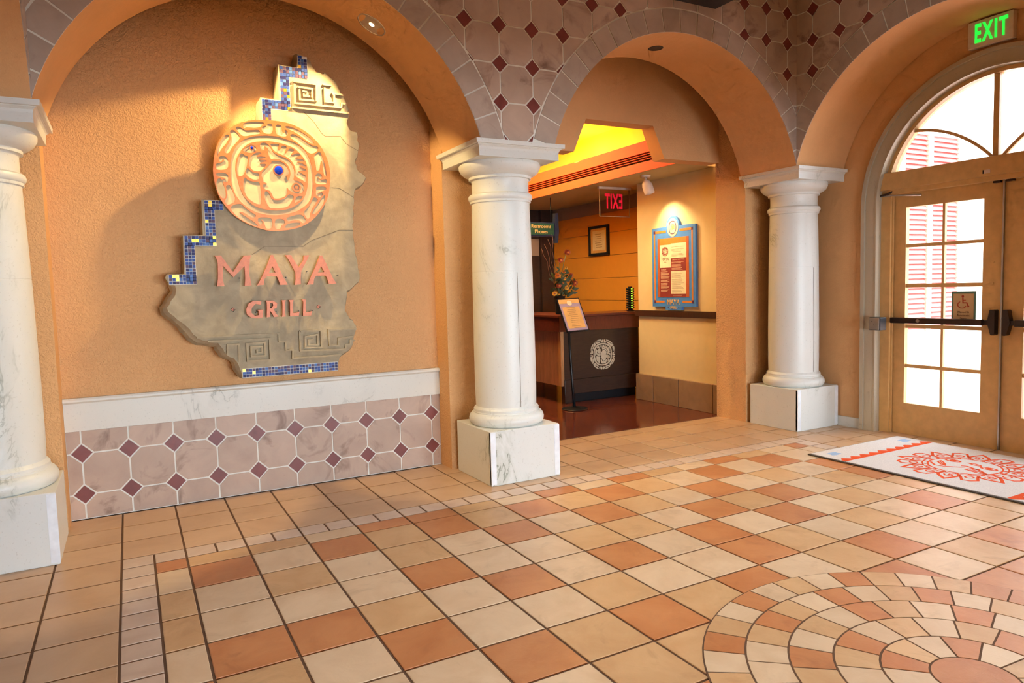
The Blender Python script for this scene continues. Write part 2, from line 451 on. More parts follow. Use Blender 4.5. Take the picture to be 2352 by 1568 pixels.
def spandrel(parent, fn, diam_s, diam_z, p, centres, s0, s1, smin_show, smax_show, zmax):
    c = .070*p/.2835; g = .0125
    ns = range(-16, 20); nz = range(-2, 8)
    def place(poly, cs, cz, name, mat):
        for cc in centres:
            d = math.hypot(cs-cc, cz-ZC) or 1
            if d < RO+.35: poly = clip_half(poly, (cs-cc)/d, (cz-ZC)/d, (cc*(cs-cc)+ZC*(cz-ZC))/d+RO+.002)
            if len(poly) < 3: return
        poly = clip_half(poly, 1, 0, s0); poly = clip_half(poly, -1, 0, -s1) if poly else poly
        poly = clip_half(poly, 0, 1, ZSP+.004) if poly else poly
        if len(poly) < 3 or area(poly) < 1.5e-4: return
        tile_obj(name, poly, fn, mat, parent, .005)
    for i in ns:
        for k in nz:
            s, z = diam_s+i*p, diam_z+k*p
            if smin_show < s < smax_show and z < zmax:
                r = c-g*.62
                place([(s-r, z), (s, z-r), (s+r, z), (s, z+r)], s, z, 'diamond_tile', 'diamond_glaze')
            s, z = s+p/2, z+p/2
            if smin_show-.1 < s < smax_show+.1 and z < zmax:
                place(octa(s, z, p, c, g), s, z, 'octagon_tile', 'octagon_clay')
    a0 = math.asin((ZSP-ZC)/RO)
    stp = R(7.16)
    for cc in centres:
        k = 0; a = PI/2-stp*15+R(3.2)
        while a < PI/2+stp*15:
            b = a+stp
            lo, hi = max(a, math.asin((ZSP-ZC)/RI)*.0+R(14)), min(b, PI-R(14))
            mid = (a+b)/2
            if hi-lo > R(1.5):
                gi = .0056/RI
                poly = []
                for q in range(4): t_ = lo+gi+(hi-lo-2*gi)*q/3; poly.append((cc+(RI+.001)*math.cos(t_), ZC+(RI+.001)*math.sin(t_)))
                for q in range(4): t_ = hi-gi-(hi-lo-2*gi)*q/3; poly.append((cc+(RO-.009)*math.cos(t_), ZC+(RO-.009)*math.sin(t_)))
                poly = clip_half(poly, 1, 0, s0); poly = clip_half(poly, -1, 0, -s1) if poly else poly
                poly = clip_half(poly, 0, 1, ZSP+.003) if poly else poly
                pm = cc+RO*math.cos(mid); pz = ZC+RO*math.sin(mid)
                if len(poly) >= 3 and area(poly) > 2e-4 and smin_show-.2 < pm < smax_show+.2 and pz < zmax+.1:
                    tile_obj('ring_tile', poly, fn, 'ring_clay', parent, .006)
            a = b
spandrel(wall_back, M_back, 2.2745, 2.852, .2757, [CN, CO], XL+.004, XS-.004, -.62, 5.45, 4.45)
spandrel(wall_right, M_right, -.088, 2.852, .2757, [CR], -3.34, YS-.004, -3.4, .12, 4.45)
spandrel(wall_left, M_left, -.088, 2.852, .2757, [CR], -3.34, YS-.004, -1.3, .12, 4.0)
# pale joint line between the two ring courses and the field tiles is the grout bed itself

# masses behind the arcades
struct(box('wall_pier_middle', 2.085, 2.755, YS+DEP, 1.15, 0, ZTOP, 'stucco_orange'))
struct(box('wall_pier_left', -2.60, -.635, YS+DEP, 1.30, 0, ZTOP, 'stucco_orange'))
struct(box('wall_pier_right', 5.50, 6.13, YS+DEP, 1.20, 0, ZTOP, 'stucco_orange'))
struct(box('wall_niche', -.635, 2.085, 1.015, 1.15, 0, ZTOP, 'stucco_orange'))
# far piers of the side arches and the rest of the hall, plus an added vestibule, behind the photographer
struct(box('wall_pier_entrance', XS, 6.13, -3.35, CR-HALF, 0, ZSP, 'stucco_smooth'))
struct(box('wall_west', -2.75, -2.60, -5.2, 1.3, 0, ZTOP, 'stucco_orange'))
struct(box('wall_east', XS, 6.20, -5.2, -3.35, 0, ZTOP, 'stucco_smooth'))
struct(box('wall_light_lintel', -2.75, 6.45, -5.2, -5.0, 1.95, ZTOP, 'stucco_orange'))  # added unseen lintel, keeps much of the daylight off the upper walls
struct(boxes('wall_light_tunnel', [(-.65, -.45, -12.3, -5.0, 0, 2.1), (5.65, 5.85, -12.3, -5.0, 0, 2.1), (-2.75, -.65, -5.2, -5.0, 0, 1.95), (5.85, 6.2, -5.2, -5.0, 0, 1.95)], 'stucco_smooth'))  # added unseen side walls that channel the daylight in low
struct(box('ceiling_light_tunnel', -.65, 5.85, -12.3, -5.2, 2.0, 2.15, 'ceiling_paint'))  # added low ceiling, cuts the daylight reaching high surfaces
struct(box('ceiling', -2.75, 6.45, -5.2, 1.3, ZTOP, ZTOP+.1, 'ceiling_paint'))

# ------------------------------------------------------------------ the floor and its tiles
floor = struct(box('floor', -2.75, 6.40, -12.3, 1.19, -.10, -.006, 'grout_dark'))
_P = cam.matrix_world.inverted()
def pix(x, y, z):
    q = _P @ Vector((x, y, z))
    if q.z > -.05: return None
    return (1176+1613.51*q.x/-q.z, 784-1613.51*q.y/-q.z)
def in_view(x, y, z, mg=60):
    p = pix(x, y, z); return p is not None and -mg < p[0] < 2352+mg and -mg < p[1] < 1568+mg
_tm = {}
def rect_tile(name, x0, x1, y0, y1, mat, parent, g=.0115, top=0.0):
    w, h = round(x1-x0-g, 4), round(y1-y0-g, 4); key = (w, h, mat, top)
    if key not in _tm:
        a, b, e = w/2, h/2, .003
        v = [(-a, -b, -.006), (a, -b, -.006), (a, b, -.006), (-a, b, -.006), (-a, -b, top-.002), (a, -b, top-.002), (a, b, top-.002), (-a, b, top-.002), (-a+e, -b+e, top), (a-e, -b+e, top), (a-e, b-e, top), (-a+e, b-e, top)]
        f = [(0, 1, 5, 4), (1, 2, 6, 5), (2, 3, 7, 6), (3, 0, 4, 7), (4, 5, 9, 8), (5, 6, 10, 9), (6, 7, 11, 10), (7, 4, 8, 11), (8, 9, 10, 11)]
        me = bpy.data.meshes.new(name); me.from_pydata(v, [], f); me.materials.append(MATS[mat]); _tm[key] = me
    o = bpy.data.objects.new(name, _tm[key]); COL.objects.link(o); o.location = ((x0+x1)/2, (y0+y1)/2, 0)
    if parent is not None: adopt(o, parent)
    return o
# colours of the field, row by row away from the back wall: c cream, t tan, r terracotta
FIELD = {0: 'r ttcrrtcrcrtcrtcr', 1: 'c rcrtrtrtrtcrcrc', 2: 't ctctcrcrtcrctcr', 3: 't cccrccttcrtrctr', 4: 'c rrtcrcrcrcrctct', 5: 'r tcrcctccrtctcrc', 6: 't cccrtrtrctrcctt', 7: 't cttcttrtrrctrtt', 8: 'c tctcrtcctrrrtctc', 9: 'r ctrtcctrtcctrtct', 10: 'c rtctrcttcrtctrtc'}
CM = {'c': 'tile_cream', 't': 'tile_tan', 'r': 'tile_terra', 'i': 'tile_tan'}
CCX, CCY = 2.473, -3.154
far_tiles = []
def lay(x0, x1, y0, y1, mat, name='floor_tile'):
    cx, cy = (x0+x1)/2, (y0+y1)/2
    if max(math.hypot(x-CCX, y-CCY) for x in (x0, x1) for y in (y0, y1)) < .97: return
    vis = any(in_view(x, y, 0, 10) for x in (x0, cx, x1) for y in (y0, cy, y1))
    if vis: rect_tile(name, x0, x1, y0, y1, mat, floor)
    else: far_tiles.append((x0, x1, y0, y1))
def hit(x0, x1, y0, y1):        # tiles that stand wholly under piers are left out
    return y0 >= .95 and x1 < 2.2 
for i in range(-8, 20):
    for j in range(-4, 26):
        x0, x1, y1, y0 = i*T, (i+1)*T, -j*T, -(j+1)*T
        y1c = min(y1, 1.19); x1c = min(x1, 6.36); x0c = max(x0, -2.60)
        if x1c-x0c < .02 or y1c-y0 < .02: continue
        if j < 0 or i < -1 or i >= 16:
            if y0 < 1.015 or x1 > 2.7:
                if not hit(x0, x1, y0, y1c): lay(x0c, x1c, y0, y1c, 'tile_border')
        elif j > 10 and i >= 0:
            lay(x0, x1, y0, y1, 'tile_'+random.choice(['cream', 'tan', 'terra', 'cream']))
        else:
            row = FIELD.get(j, 'ctrtcctrtcctrtctctt')
            kk = 0 if i == -1 else i+2
            mt = CM.get(row[kk] if kk < len(row) else 'c', 'tile_cream')
            fx0, fx1 = (x0+T/2, x1) if i == -1 else ((x0, x1-T/2) if i == 15 else (x0, x1))
            fy1 = y1-T/2 if j == 0 else y1
            lay(fx0, fx1, y0, fy1, mt)
            if j == 0:
                for h in (0, 1):
                    lay(x0+h*T/2, x0+(h+1)*T/2, y1-T/2, y1, 'tile_small', 'strip_tile')
            if i in (-1, 15):
                sx = x0 if i == -1 else x0+T/2
                for h in (0, 1):
                    if j == 0 and h == 0: continue
                    lay(sx, sx+T/2, y1-(h+1)*T/2, y1-h*T/2, 'tile_small', 'strip_tile')
_v = []; _f = []
for (a, b, c, d) in far_tiles:
    n = len(_v); _v += [(a+.003, c+.003, 0), (b-.003, c+.003, 0), (b-.003, d-.003, 0), (a+.003, d-.003, 0)]; _f.append((n, n+1, n+2, n+3))
stuff(mesh('far_floor_tiles', _v, _f, 'tile_tan', floor))
# round inlay of ring tiles
def disc(name, cx, cy, r0, z0, z1, mat, parent, n=72):
    return prism(name, circle(cx, cy, r0, n), XY, z0, z1, mat, parent)
disc('inlay_bed', CCX, CCY, .984, -.004, .0008, 'grout_dark', floor)
RINGS = [(.981, .814, 37, 97.4, 'tcrtcrctcrtctrrctcrtctrcttcrctcrtctrc'), (.814, .65, 31, 93.3, None), (.65, .483, 24, 96.6, None), (.483, .317, 18, 97.8, None), (.317, .149, 13, 107.1, None)]
# colour by the index of the tile counted clockwise from the start angle
RC = [{-6: 't', -5: 'c', -4: 'r', -3: 't', -2: 'c', -1: 'r', 0: 'c', 1: 't', 2: 'c', 3: 'r', 4: 't', 5: 'c', 6: 't', 7: 'r', 8: 'r', 9: 't'},
      {-4: 'c', -3: 't', -2: 'r', -1: 't', 0: 'c', 1: 'r', 2: 'c', 3: 't', 4: 'r', 5: 'c', 6: 't', 7: 'r'},
      {-4: 't', -3: 'r', -2: 'c', -1: 't', 0: 'c', 1: 'r', 2: 't', 3: 'c', 4: 'r', 5: 'c'},
      {-3: 'c', -2: 't', -1: 'r', 0: 'c', 1: 't', 2: 'c', 3: 't', 4: 'r', 5: 'c'},
      {-2: 'c', -1: 'r', 0: 't', 1: 'c', 2: 'r', 3: 'c', 4: 't'}]
for (ro, ri, n, a0, _), cm in zip(RINGS, RC):
    st = 360.0/n
    for k in range(-n//2+1, n//2+1):
        a = R(a0-k*st); b = R(a0-(k+1)*st); g = .0042
        ao, bo, ai, bi = a-g/ro, b+g/ro, a-g/ri, b+g/ri
        pts = [(CCX+(ri+g)*math.cos(ai+(bi-ai)*q/3), CCY+(ri+g)*math.sin(ai+(bi-ai)*q/3)) for q in range(4)]
        pts += [(CCX+(ro-g)*math.cos(bo+(ao-bo)*q/3), CCY+(ro-g)*math.sin(bo+(ao-bo)*q/3)) for q in range(4)]
        mxy = (CCX+(ro+ri)/2*math.cos((a+b)/2), CCY+(ro+ri)/2*math.sin((a+b)/2))
        ch = cm.get(k) or random.choice('cctr')
        prism('ring_tile', pts, XY, 0, .003, CM[ch], floor)
prism('centre_tile', circle(CCX, CCY, .145, 40), XY, 0, .003, 'tile_terra', floor)

# ------------------------------------------------------------------ tiled dado and marble rail of the niche
dado = group_node('wall_dado')
box('grout_bed', -.635, 2.085, 1.006, 1.02, 0, .612, 'grout_light', dado)
DP = .2835
for i in range(-1, 10):
    for k in range(-1, 3):
        s, z = -.546+i*DP, .171+k*DP
        r = .070-.0075
        for nm, poly, mt in (('diamond_tile', [(s-r, z), (s, z-r), (s+r, z), (s, z+r)], 'diamond_glaze'), ('octagon_tile', octa(s+DP/2, z+DP/2, DP, .070, .011), 'octagon_clay')):
            for nx, ny, c in ((1, 0, -.632), (-1, 0, -2.082), (0, 1, .006), (0, -1, -.608)):
                poly = clip_half(poly, nx, ny, c) if poly else poly
            if len(poly) >= 3 and area(poly) > 2e-4: prism(nm, poly, XZ, 1.000, 1.006, mt, dado)
rail = group_node('trim_1')
box('rail_board', -.634, 2.084, .988, 1.015, .611, .80, 'marble_grey', rail)
prism('rail_cap', [(1.015, .80), (.984, .80), (.972, .812), (.972, .824), (.98, .836), (1.015, .836)], lambda a, b, d: (d, a, b), -.634, 2.084, 'marble_grey', rail)
# ------------------------------------------------------------------ marble columns
def square_loft(name, prof, cx, cy, mat, parent):
    v = []; f = []
    for h, z in prof: v += [(cx-h, cy-h, z), (cx+h, cy-h, z), (cx+h, cy+h, z), (cx-h, cy+h, z)]
    for k in range(len(prof)-1):
        for i in range(4): j = (i+1) % 4; f.append((4*k+i, 4*k+j, 4*k+4+j, 4*k+4+i))
    e = 4*(len(prof)-1); f += [(3, 2, 1, 0), (e, e+1, e+2, e+3)]
    return mesh(name, v, f, mat, parent)
SHAFT = [(.243, .565), (.246, .70), (.246, 1.0), (.243, 1.30), (.2403, 1.618), (.2403, 1.6225), (.2388, 1.6235), (.2388, 1.6275), (.2402, 1.6285), (.2402, 1.633), (.234, 1.95), (.229, 2.158)]
BASE = [(.20, .418), (.275, .418), (.290, .428), (.300, .448), (.302, .468), (.296, .490), (.284, .507), (.268, .516), (.268, .522), (.262, .526), (.262, .545), (.254, .556), (.243, .566)]
CAP = [(.229, 2.156), (.240, 2.160), (.240, 2.176), (.243, 2.178), (.252, 2.190), (.254, 2.205), (.250, 2.219), (.240, 2.228), (.226, 2.232), (.224, 2.26), (.225, 2.330), (.230, 2.338), (.246, 2.340), (.246, 2.360), (.252, 2.362), (.280, 2.375), (.305, 2.397), (.320, 2.425), (.322, 2.448), (.316, 2.462)]
ABAC = [(.338, 2.460), (.338, 2.512), (.341, 2.528), (.350, 2.538), (.356, 2.541), (.356, 2.545), (.374, 2.547), (.376, 2.577)]
def column(cx, cy, label, ph=.305, guards=()):
    t = thing('marble_column', label, 'column', (cx, cy, 0), 'marble columns of the arcade')
    box('plinth', cx-ph, cx+ph, cy-ph, cy+ph, 0, .418, 'marble', t, .004)
    lathe('base_moulding', BASE, cx, cy, 'marble', t, 48)
    lathe('shaft', SHAFT, cx, cy, 'marble', t, 56)
    tube('shaft_seam', [(cx, cy-.2455, .57), (cx, cy-.2472, .85), (cx, cy-.2450, 1.25), (cx, cy-.2415, 1.615)], .0016, 'stone_crack', t, 5)
    lathe('capital', CAP, cx, cy, 'marble', t, 48)
    square_loft('abacus', ABAC, cx, cy, 'marble', t)
    for g in guards:
        s = g; x = cx+s*(ph-.0225)
        box('corner_guard', x-.0225, x+.0225+(.002 if s > 0 else 0), cy-ph-.003, cy-ph+.02, .012, .41, 'guard_white', t)
    return t
column(2.425, .425, 'white veined marble column between the niche and the lobby archway', guards=(-1, 1))
column(-.935, .425, 'marble column cut by the left edge of the picture', .30, guards=(1,))
column(5.805, .425, 'marble column in the corner beside the glazed double doors', .30, guards=(-1, 1))

# ------------------------------------------------------------------ outlines of the sign in millimetres (x, z) on its own plane
SLAB_R=[(985,3240),(1009,3238),(1050,3214),(1079,3201),(1086,3168),(1114,3125),(1165,3117),(1183,3129),(1216,3099),(1250,3078),(1266,3058),(1290,2997),(1315,2973),(1331,2923),(1347,2882),(1346,2830),(1328,2776),(1348,2726),(1402,2713),(1404,2652),(1417,2609),(1404,2556),(1378,2484),(1389,2441),(1424,2407),(1458,2374),(1439,2337),(1392,2300),(1363,2263),(1357,2219),(1349,2148),(1348,2132),(1339,1972),(1345,1866),(1365,1705),(1376,1633),(1368,1579),(1321,1540),(1269,1506),(1262,1439),(1249,1359),(1274,1313),(1330,1238),(1328,1202),(1313,1167),(1301,1104),(1276,1061),(1234,1036),(1192,1003),(1181,968),(1175,901)]
SLAB_L=[(481,898),(476,945),(456,1006),(427,1050),(374,1087),(361,1121),(332,1165),(257,1182),(199,1214),(137,1290),(81,1341),(27,1400),(21,1428),(46,1471),(77,1510),(86,1549),(80,1574),(39,1602),(23,1630),(35,1654)]
SLAB_S=[(143,1656),(149,1917),(277,1923),(281,2166),(418,2165),(438,2524),(703,2739),(711,2902),(836,2896),(845,3147),(977,3140)]
CELLS={'band_o': [(754,2628),(807,2627),(874,2610),(936,2590),(984,2554),(1011,2519),(1028,2478),(1040,2431),(1045,2389),(1044,2345),(1042,2274),(1029,2212),(1010,2171),(975,2136),(917,2098),(847,2077),(778,2067),(725,2067),(706,2068),(641,2080),(589,2106),(540,2145),(508,2187),(488,2232),(478,2283),(474,2331),(476,2386),(481,2426),(494,2480),(517,2530),(550,2570),(590,2597),(643,2617),(709,2626)],'band_i': [(752,2590),(819,2584),(872,2571),(926,2550),(960,2516),(992,2476),(1006,2429),(1011,2388),(1009,2344),(1007,2301),(995,2250),(972,2193),(937,2158),(891,2128),(835,2107),(780,2100),(726,2100),(695,2106),(643,2118),(592,2147),(555,2189),(532,2247),(520,2306),(512,2346),(508,2374),(512,2415),(523,2461),(546,2500),(574,2539),(614,2569),(667,2582),(734,2590)],'eye': [(565,2515),(589,2538),(613,2554),(632,2557),(652,2545),(659,2526),(650,2511),(624,2500),(592,2499),(567,2509)],'arm': [(558,2493),(578,2478),(601,2471),(594,2438),(584,2400),(572,2364),(555,2333),(521,2332),(518,2361),(521,2415),(534,2461),(548,2487)],'hand': [(612,2472),(636,2490),(658,2506),(679,2507),(693,2501),(670,2492),(652,2472),(675,2479),(717,2478),(719,2470),(687,2464),(665,2451),(687,2455),(721,2454),(723,2446),(694,2440),(669,2424),(693,2428),(718,2427),(714,2415),(697,2395),(677,2375),(651,2371),(622,2380),(605,2401),(600,2433)],'wrist': [(592,2395),(607,2377),(629,2362),(666,2361),(667,2338),(664,2316),(627,2311),(594,2329),(574,2352),(575,2367),(584,2389)],'body': [(565,2331),(587,2309),(621,2297),(666,2302),(671,2259),(674,2204),(673,2141),(644,2140),(605,2161),(576,2189),(555,2232),(555,2281)],'face': [(685,2571),(712,2579),(733,2572),(750,2552),(765,2525),(764,2520),(795,2497),(854,2479),(888,2453),(908,2415),(915,2382),(913,2356),(901,2320),(939,2319),(966,2302),(979,2272),(972,2241),(940,2225),(907,2227),(886,2240),(869,2248),(854,2271),(857,2244),(852,2219),(837,2202),(798,2186),(760,2185),(753,2196),(743,2223),(733,2234),(742,2237),(716,2245),(695,2251),(685,2273),(691,2284),(718,2283),(713,2293),(684,2303),(693,2323),(681,2336),(682,2356),(691,2379),(718,2397),(741,2425),(758,2443),(750,2449),(780,2455),(825,2451),(857,2426),(874,2389),(874,2373),(870,2362),(847,2351),(858,2342),(859,2320),(873,2326),(884,2362),(885,2367),(880,2408),(860,2440),(826,2463),(780,2471),(750,2461),(759,2456),(739,2483),(733,2523),(739,2534),(718,2552),(708,2551),(715,2530),(703,2520),(688,2528),(681,2552)],'crest': [(756,2574),(813,2574),(814,2567),(805,2533),(813,2531),(825,2543),(834,2568),(866,2562),(866,2551),(853,2512),(861,2511),(873,2533),(890,2553),(923,2541),(911,2527),(890,2498),(910,2505),(933,2517),(958,2517),(965,2500),(937,2492),(920,2479),(950,2479),(983,2476),(987,2459),(947,2462),(932,2453),(963,2451),(995,2437),(998,2423),(959,2431),(944,2420),(969,2416),(997,2404),(999,2390),(949,2393),(938,2384),(959,2379),(986,2361),(992,2360),(993,2334),(992,2306),(970,2325),(935,2340),(916,2356),(923,2383),(919,2416),(899,2459),(863,2488),(801,2509),(770,2531),(753,2563)],'shoulder': [(696,2232),(713,2238),(730,2217),(740,2190),(741,2182),(770,2172),(819,2179),(848,2199),(868,2225),(903,2207),(894,2184),(876,2156),(852,2127),(808,2120),(754,2116),(727,2115),(725,2123),(705,2150),(694,2191)],'tri': [(914,2207),(962,2212),(961,2201),(938,2175),(906,2157),(904,2159)],'c1': [(577,2700),(609,2712),(661,2720),(714,2719),(719,2712),(708,2701),(691,2683),(646,2674),(607,2676),(597,2678),(586,2666),(576,2668)],'c2': [(740,2711),(777,2715),(777,2646),(736,2639),(710,2647),(699,2667),(701,2684),(718,2695),(734,2693),(739,2701)],'c3': [(530,2672),(545,2676),(568,2665),(585,2653),(627,2657),(674,2665),(684,2658),(691,2642),(678,2633),(643,2628),(591,2612),(565,2614),(553,2629),(526,2656)],'c4': [(483,2637),(503,2653),(523,2640),(549,2610),(550,2591),(524,2563),(496,2529),(468,2481),(441,2493),(450,2515),(478,2559),(495,2600)],'c5': [(458,2613),(476,2615),(481,2602),(474,2580),(454,2547),(427,2516),(408,2485),(393,2453),(393,2479),(403,2527),(423,2571)],'c6': [(407,2459),(427,2468),(452,2462),(466,2441),(465,2399),(455,2379),(424,2370),(387,2370),(379,2386),(384,2412),(414,2418),(440,2432),(439,2445),(426,2441),(420,2425),(407,2427),(402,2443)],'c7': [(383,2345),(411,2351),(448,2348),(460,2333),(460,2309),(453,2287),(432,2289),(420,2285),(437,2235),(437,2190),(429,2173),(409,2175),(392,2201),(380,2241),(378,2286),(391,2310),(409,2311),(415,2298),(424,2309),(441,2305),(439,2316),(417,2321),(389,2324),(380,2334)],'c9': [(439,2265),(467,2271),(476,2245),(491,2205),(499,2181),(491,2151),(460,2134),(441,2128),(427,2152),(433,2168),(445,2187),(444,2222)],'c10': [(458,2115),(485,2132),(514,2140),(537,2137),(564,2110),(601,2081),(634,2063),(615,2041),(587,2054),(549,2080),(521,2087),(523,2077),(560,2050),(611,2019),(646,1984),(610,1991),(558,2012),(508,2044),(477,2081)],'c11': [(639,2041),(665,2050),(705,2050),(737,2042),(741,2013),(739,1971),(696,1968),(689,1984),(682,2015),(670,2036),(662,2028),(674,2017),(671,2001),(652,1995),(640,2017)],'c12': [(758,2038),(791,2043),(818,2037),(828,2023),(821,2001),(802,1997),(798,1975),(787,1967),(760,1967),(753,1985)],'c13': [(835,2048),(874,2063),(939,2080),(966,2060),(982,2032),(969,2015),(949,2014),(939,2031),(914,2036),(875,2030),(847,2023)],'c14': [(841,2007),(885,2016),(935,2018),(938,2006),(917,1991),(870,1979),(828,1973),(826,1987)],'c15': [(1043,2209),(1074,2193),(1070,2179),(1031,2127),(1009,2081),(1013,2058),(993,2042),(982,2052),(964,2085),(968,2102),(1003,2134),(1028,2178)],'c16': [(1124,2227),(1129,2210),(1116,2166),(1081,2111),(1037,2076),(1023,2084),(1033,2107),(1075,2162),(1106,2209)],'c17': [(1061,2284),(1136,2287),(1141,2264),(1108,2252),(1076,2239),(1076,2228),(1097,2246),(1111,2240),(1110,2220),(1092,2208),(1069,2210),(1059,2230),(1063,2261)],'c18': [(1069,2378),(1092,2384),(1111,2371),(1113,2349),(1098,2339),(1082,2358),(1079,2353),(1095,2334),(1118,2338),(1147,2343),(1146,2307),(1119,2301),(1071,2301),(1057,2315),(1059,2354)],'c19': [(1058,2506),(1085,2533),(1108,2540),(1121,2507),(1138,2451),(1145,2409),(1148,2365),(1134,2358),(1126,2375),(1122,2408),(1119,2464),(1111,2478),(1104,2449),(1099,2406),(1070,2396),(1071,2433),(1060,2483)],'c20': [(889,2628),(906,2654),(928,2650),(971,2626),(1012,2598),(1047,2581),(1087,2578),(1098,2562),(1073,2532),(1039,2518),(1011,2533),(977,2570),(931,2603)],'c21': [(868,2706),(906,2704),(960,2683),(1014,2651),(1055,2618),(1068,2593),(1048,2592),(1012,2612),(959,2652),(919,2674),(883,2685),(862,2697)],'c22': [(798,2714),(839,2710),(839,2668),(855,2653),(858,2669),(856,2679),(875,2676),(883,2658),(875,2632),(834,2629),(800,2640),(793,2670)]}
LET={'M': [(339,1778),(380,1778),(454,1663),(532,1777),(579,1779),(570,1752),(560,1645),(572,1566),(524,1563),(532,1612),(531,1703),(454,1626),(389,1708),(384,1615),(391,1566),(342,1564),(352,1615),(357,1721),(350,1757)],'A': [(717,1781),(730,1781),(760,1709),(796,1616),(823,1566),(769,1565),(755,1616),(746,1629),(679,1628),(662,1610),(654,1568),(609,1565),(642,1618),(687,1710)],'Ah': [(721,1701),(741,1655),(694,1653)],'Y': [(817,1781),(858,1780),(866,1759),(908,1691),(944,1742),(950,1776),(987,1780),(979,1759),(924,1665),(917,1605),(917,1566),(872,1563),(881,1614),(880,1657),(840,1742)],'B': [(1066,1776),(1081,1777),(1114,1706),(1153,1609),(1180,1565),(1121,1564),(1110,1610),(1098,1628),(1028,1626),(1013,1603),(1008,1564),(961,1563),(989,1612),(1036,1707)],'Bh': [(1070,1698),(1093,1654),(1044,1650)],'G': [(633,1451),(628,1426),(592,1434),(563,1404),(561,1370),(584,1348),(608,1352),(610,1381),(598,1390),(642,1392),(635,1334),(595,1329),(556,1337),(529,1363),(526,1397),(545,1438),(582,1457)],'R': [(662,1455),(714,1454),(742,1431),(736,1401),(715,1389),(730,1359),(747,1337),(716,1334),(694,1373),(688,1382),(688,1335),(663,1334),(669,1400),(669,1442)],'Rh': [(691,1437),(709,1436),(714,1419),(703,1402),(689,1400)],'I': [(776,1452),(803,1454),(797,1437),(793,1352),(798,1335),(769,1333),(775,1353),(779,1438)],'L': [(825,1453),(859,1454),(852,1435),(850,1358),(875,1357),(896,1365),(890,1335),(827,1334),(833,1436)],'l': [(920,1455),(947,1455),(945,1436),(942,1359),(968,1358),(987,1366),(980,1334),(920,1333),(928,1437)],'dot1': [(446,1411),(458,1397),(445,1384),(432,1398)],'dot2': [(1048,1409),(1062,1395),(1047,1382),(1033,1396)]}
KEYS={'T1': [(943,3036),(1109,3032),(1103,2909)],'T2': [(952,3017),(949,2882),(1286,2882),(1292,2912),(1317,2912)],'T3': [(977,2998),(1077,2997),(1074,2932)],'T4': [(984,2985),(984,2911),(1087,2912)],'T5': [(1005,2973),(1039,2971)],'T6': [(1013,2956),(1014,2940),(1058,2939)],'T7': [(1158,3038),(1220,3037)],'T8': [(1168,3017),(1169,2914),(1233,2912),(1238,2965),(1228,2979),(1303,2976)],'T9': [(924,2850),(1346,2845)],'B1': [(196,1213),(748,1211),(748,1153),(794,1147),(794,1085),(841,1085),(838,1023),(1194,1022)],'B2': [(266,1182),(681,1177),(679,1021),(522,1026),(522,1150),(647,1152),(645,1054),(549,1058),(550,1125),(626,1123),(624,1079),(589,1082),(590,1105)],'B3': [(388,1082),(395,1151),(469,1150),(465,1024)],'B4': [(898,1220),(1055,1218),(1053,1089),(933,1097),(936,1176),(1030,1188),(1026,1111),(961,1116),(962,1150),(990,1152)],'B5': [(898,1220),(897,1075),(1235,1063),(1241,1098),(1273,1099),(1274,1128),(1307,1126)],'B6': [(1326,1215),(1111,1219),(1116,1102),(1183,1094),(1186,1148),(1301,1159)]}
CRACKS=[[(1010,2829),(1079,2764),(1135,2683),(1160,2664),(1275,2673),(1317,2619),(1405,2573)],[(1339,1972),(1233,1971),(1019,1890),(957,1847),(848,1846),(684,1846),(593,1787)],[(1190,2287),(1248,2285),(1357,2219)]]
GEM=(0.8017,2.3874)
GEM2=(0.6253,2.5335)
RIM=[(362,2379),(385,2513),(424,2592),(478,2652),(531,2688),(583,2714),(662,2733),(759,2738),(840,2736),(921,2721),(1002,2684),(1083,2620),(1137,2542),(1167,2453),(1175,2382),(1170,2309),(1149,2208),(1111,2135),(1041,2047),(954,1989),(855,1962),(745,1951),(687,1959),(609,1983),(533,2020),(471,2067),(424,2128),(389,2188),(369,2272),(363,2338)]
# ------------------------------------------------------------------ the stone sign in the niche
def mm(l): return [(a/1000, b/1000) for a, b in l]
sign = thing('restaurant_sign', 'broken sandstone slab sign with copper medallion, blue mosaic steps and raised lettering', 'sign', (.75, .9, 1.9))
SR, SL, SS = mm(SLAB_R), mm(SLAB_L), mm(SLAB_S)
outline = [(p, 1) for p in SR[:-1]]+[(SR[-1], 0)]+[(SL[0], 0)]+[(p, 2) for p in SL[1:-3]]+[(p, 0) for p in SL[-3:]]+[(p, 0) for p in SS]
# densify the broken stretches
dense = []
for i, (p, k) in enumerate(outline):
    q, k2 = outline[(i+1) % len(outline)]
    dense.append((p, k))
    L_ = math.hypot(q[0]-p[0], q[1]-p[1])
    if k and k2 and L_ > .03:
        n = int(L_/.022)
        for s in range(1, n):
            t_ = s/n; j = .006
            dense.append(((p[0]+(q[0]-p[0])*t_+random.uniform(-j, j), p[1]+(q[1]-p[1])*t_+random.uniform(-j, j)), k))
N = len(dense)
def outward(i):
    a = dense[i-2][0]; b = dense[(i+2) % N][0]
    d = Vector((b[0]-a[0], b[1]-a[1])).normalized(); return (d.y*-1, d.x) if False else (-d.y, d.x)
ctr = (.75, 1.95)
rings_ = []
sgn = 1
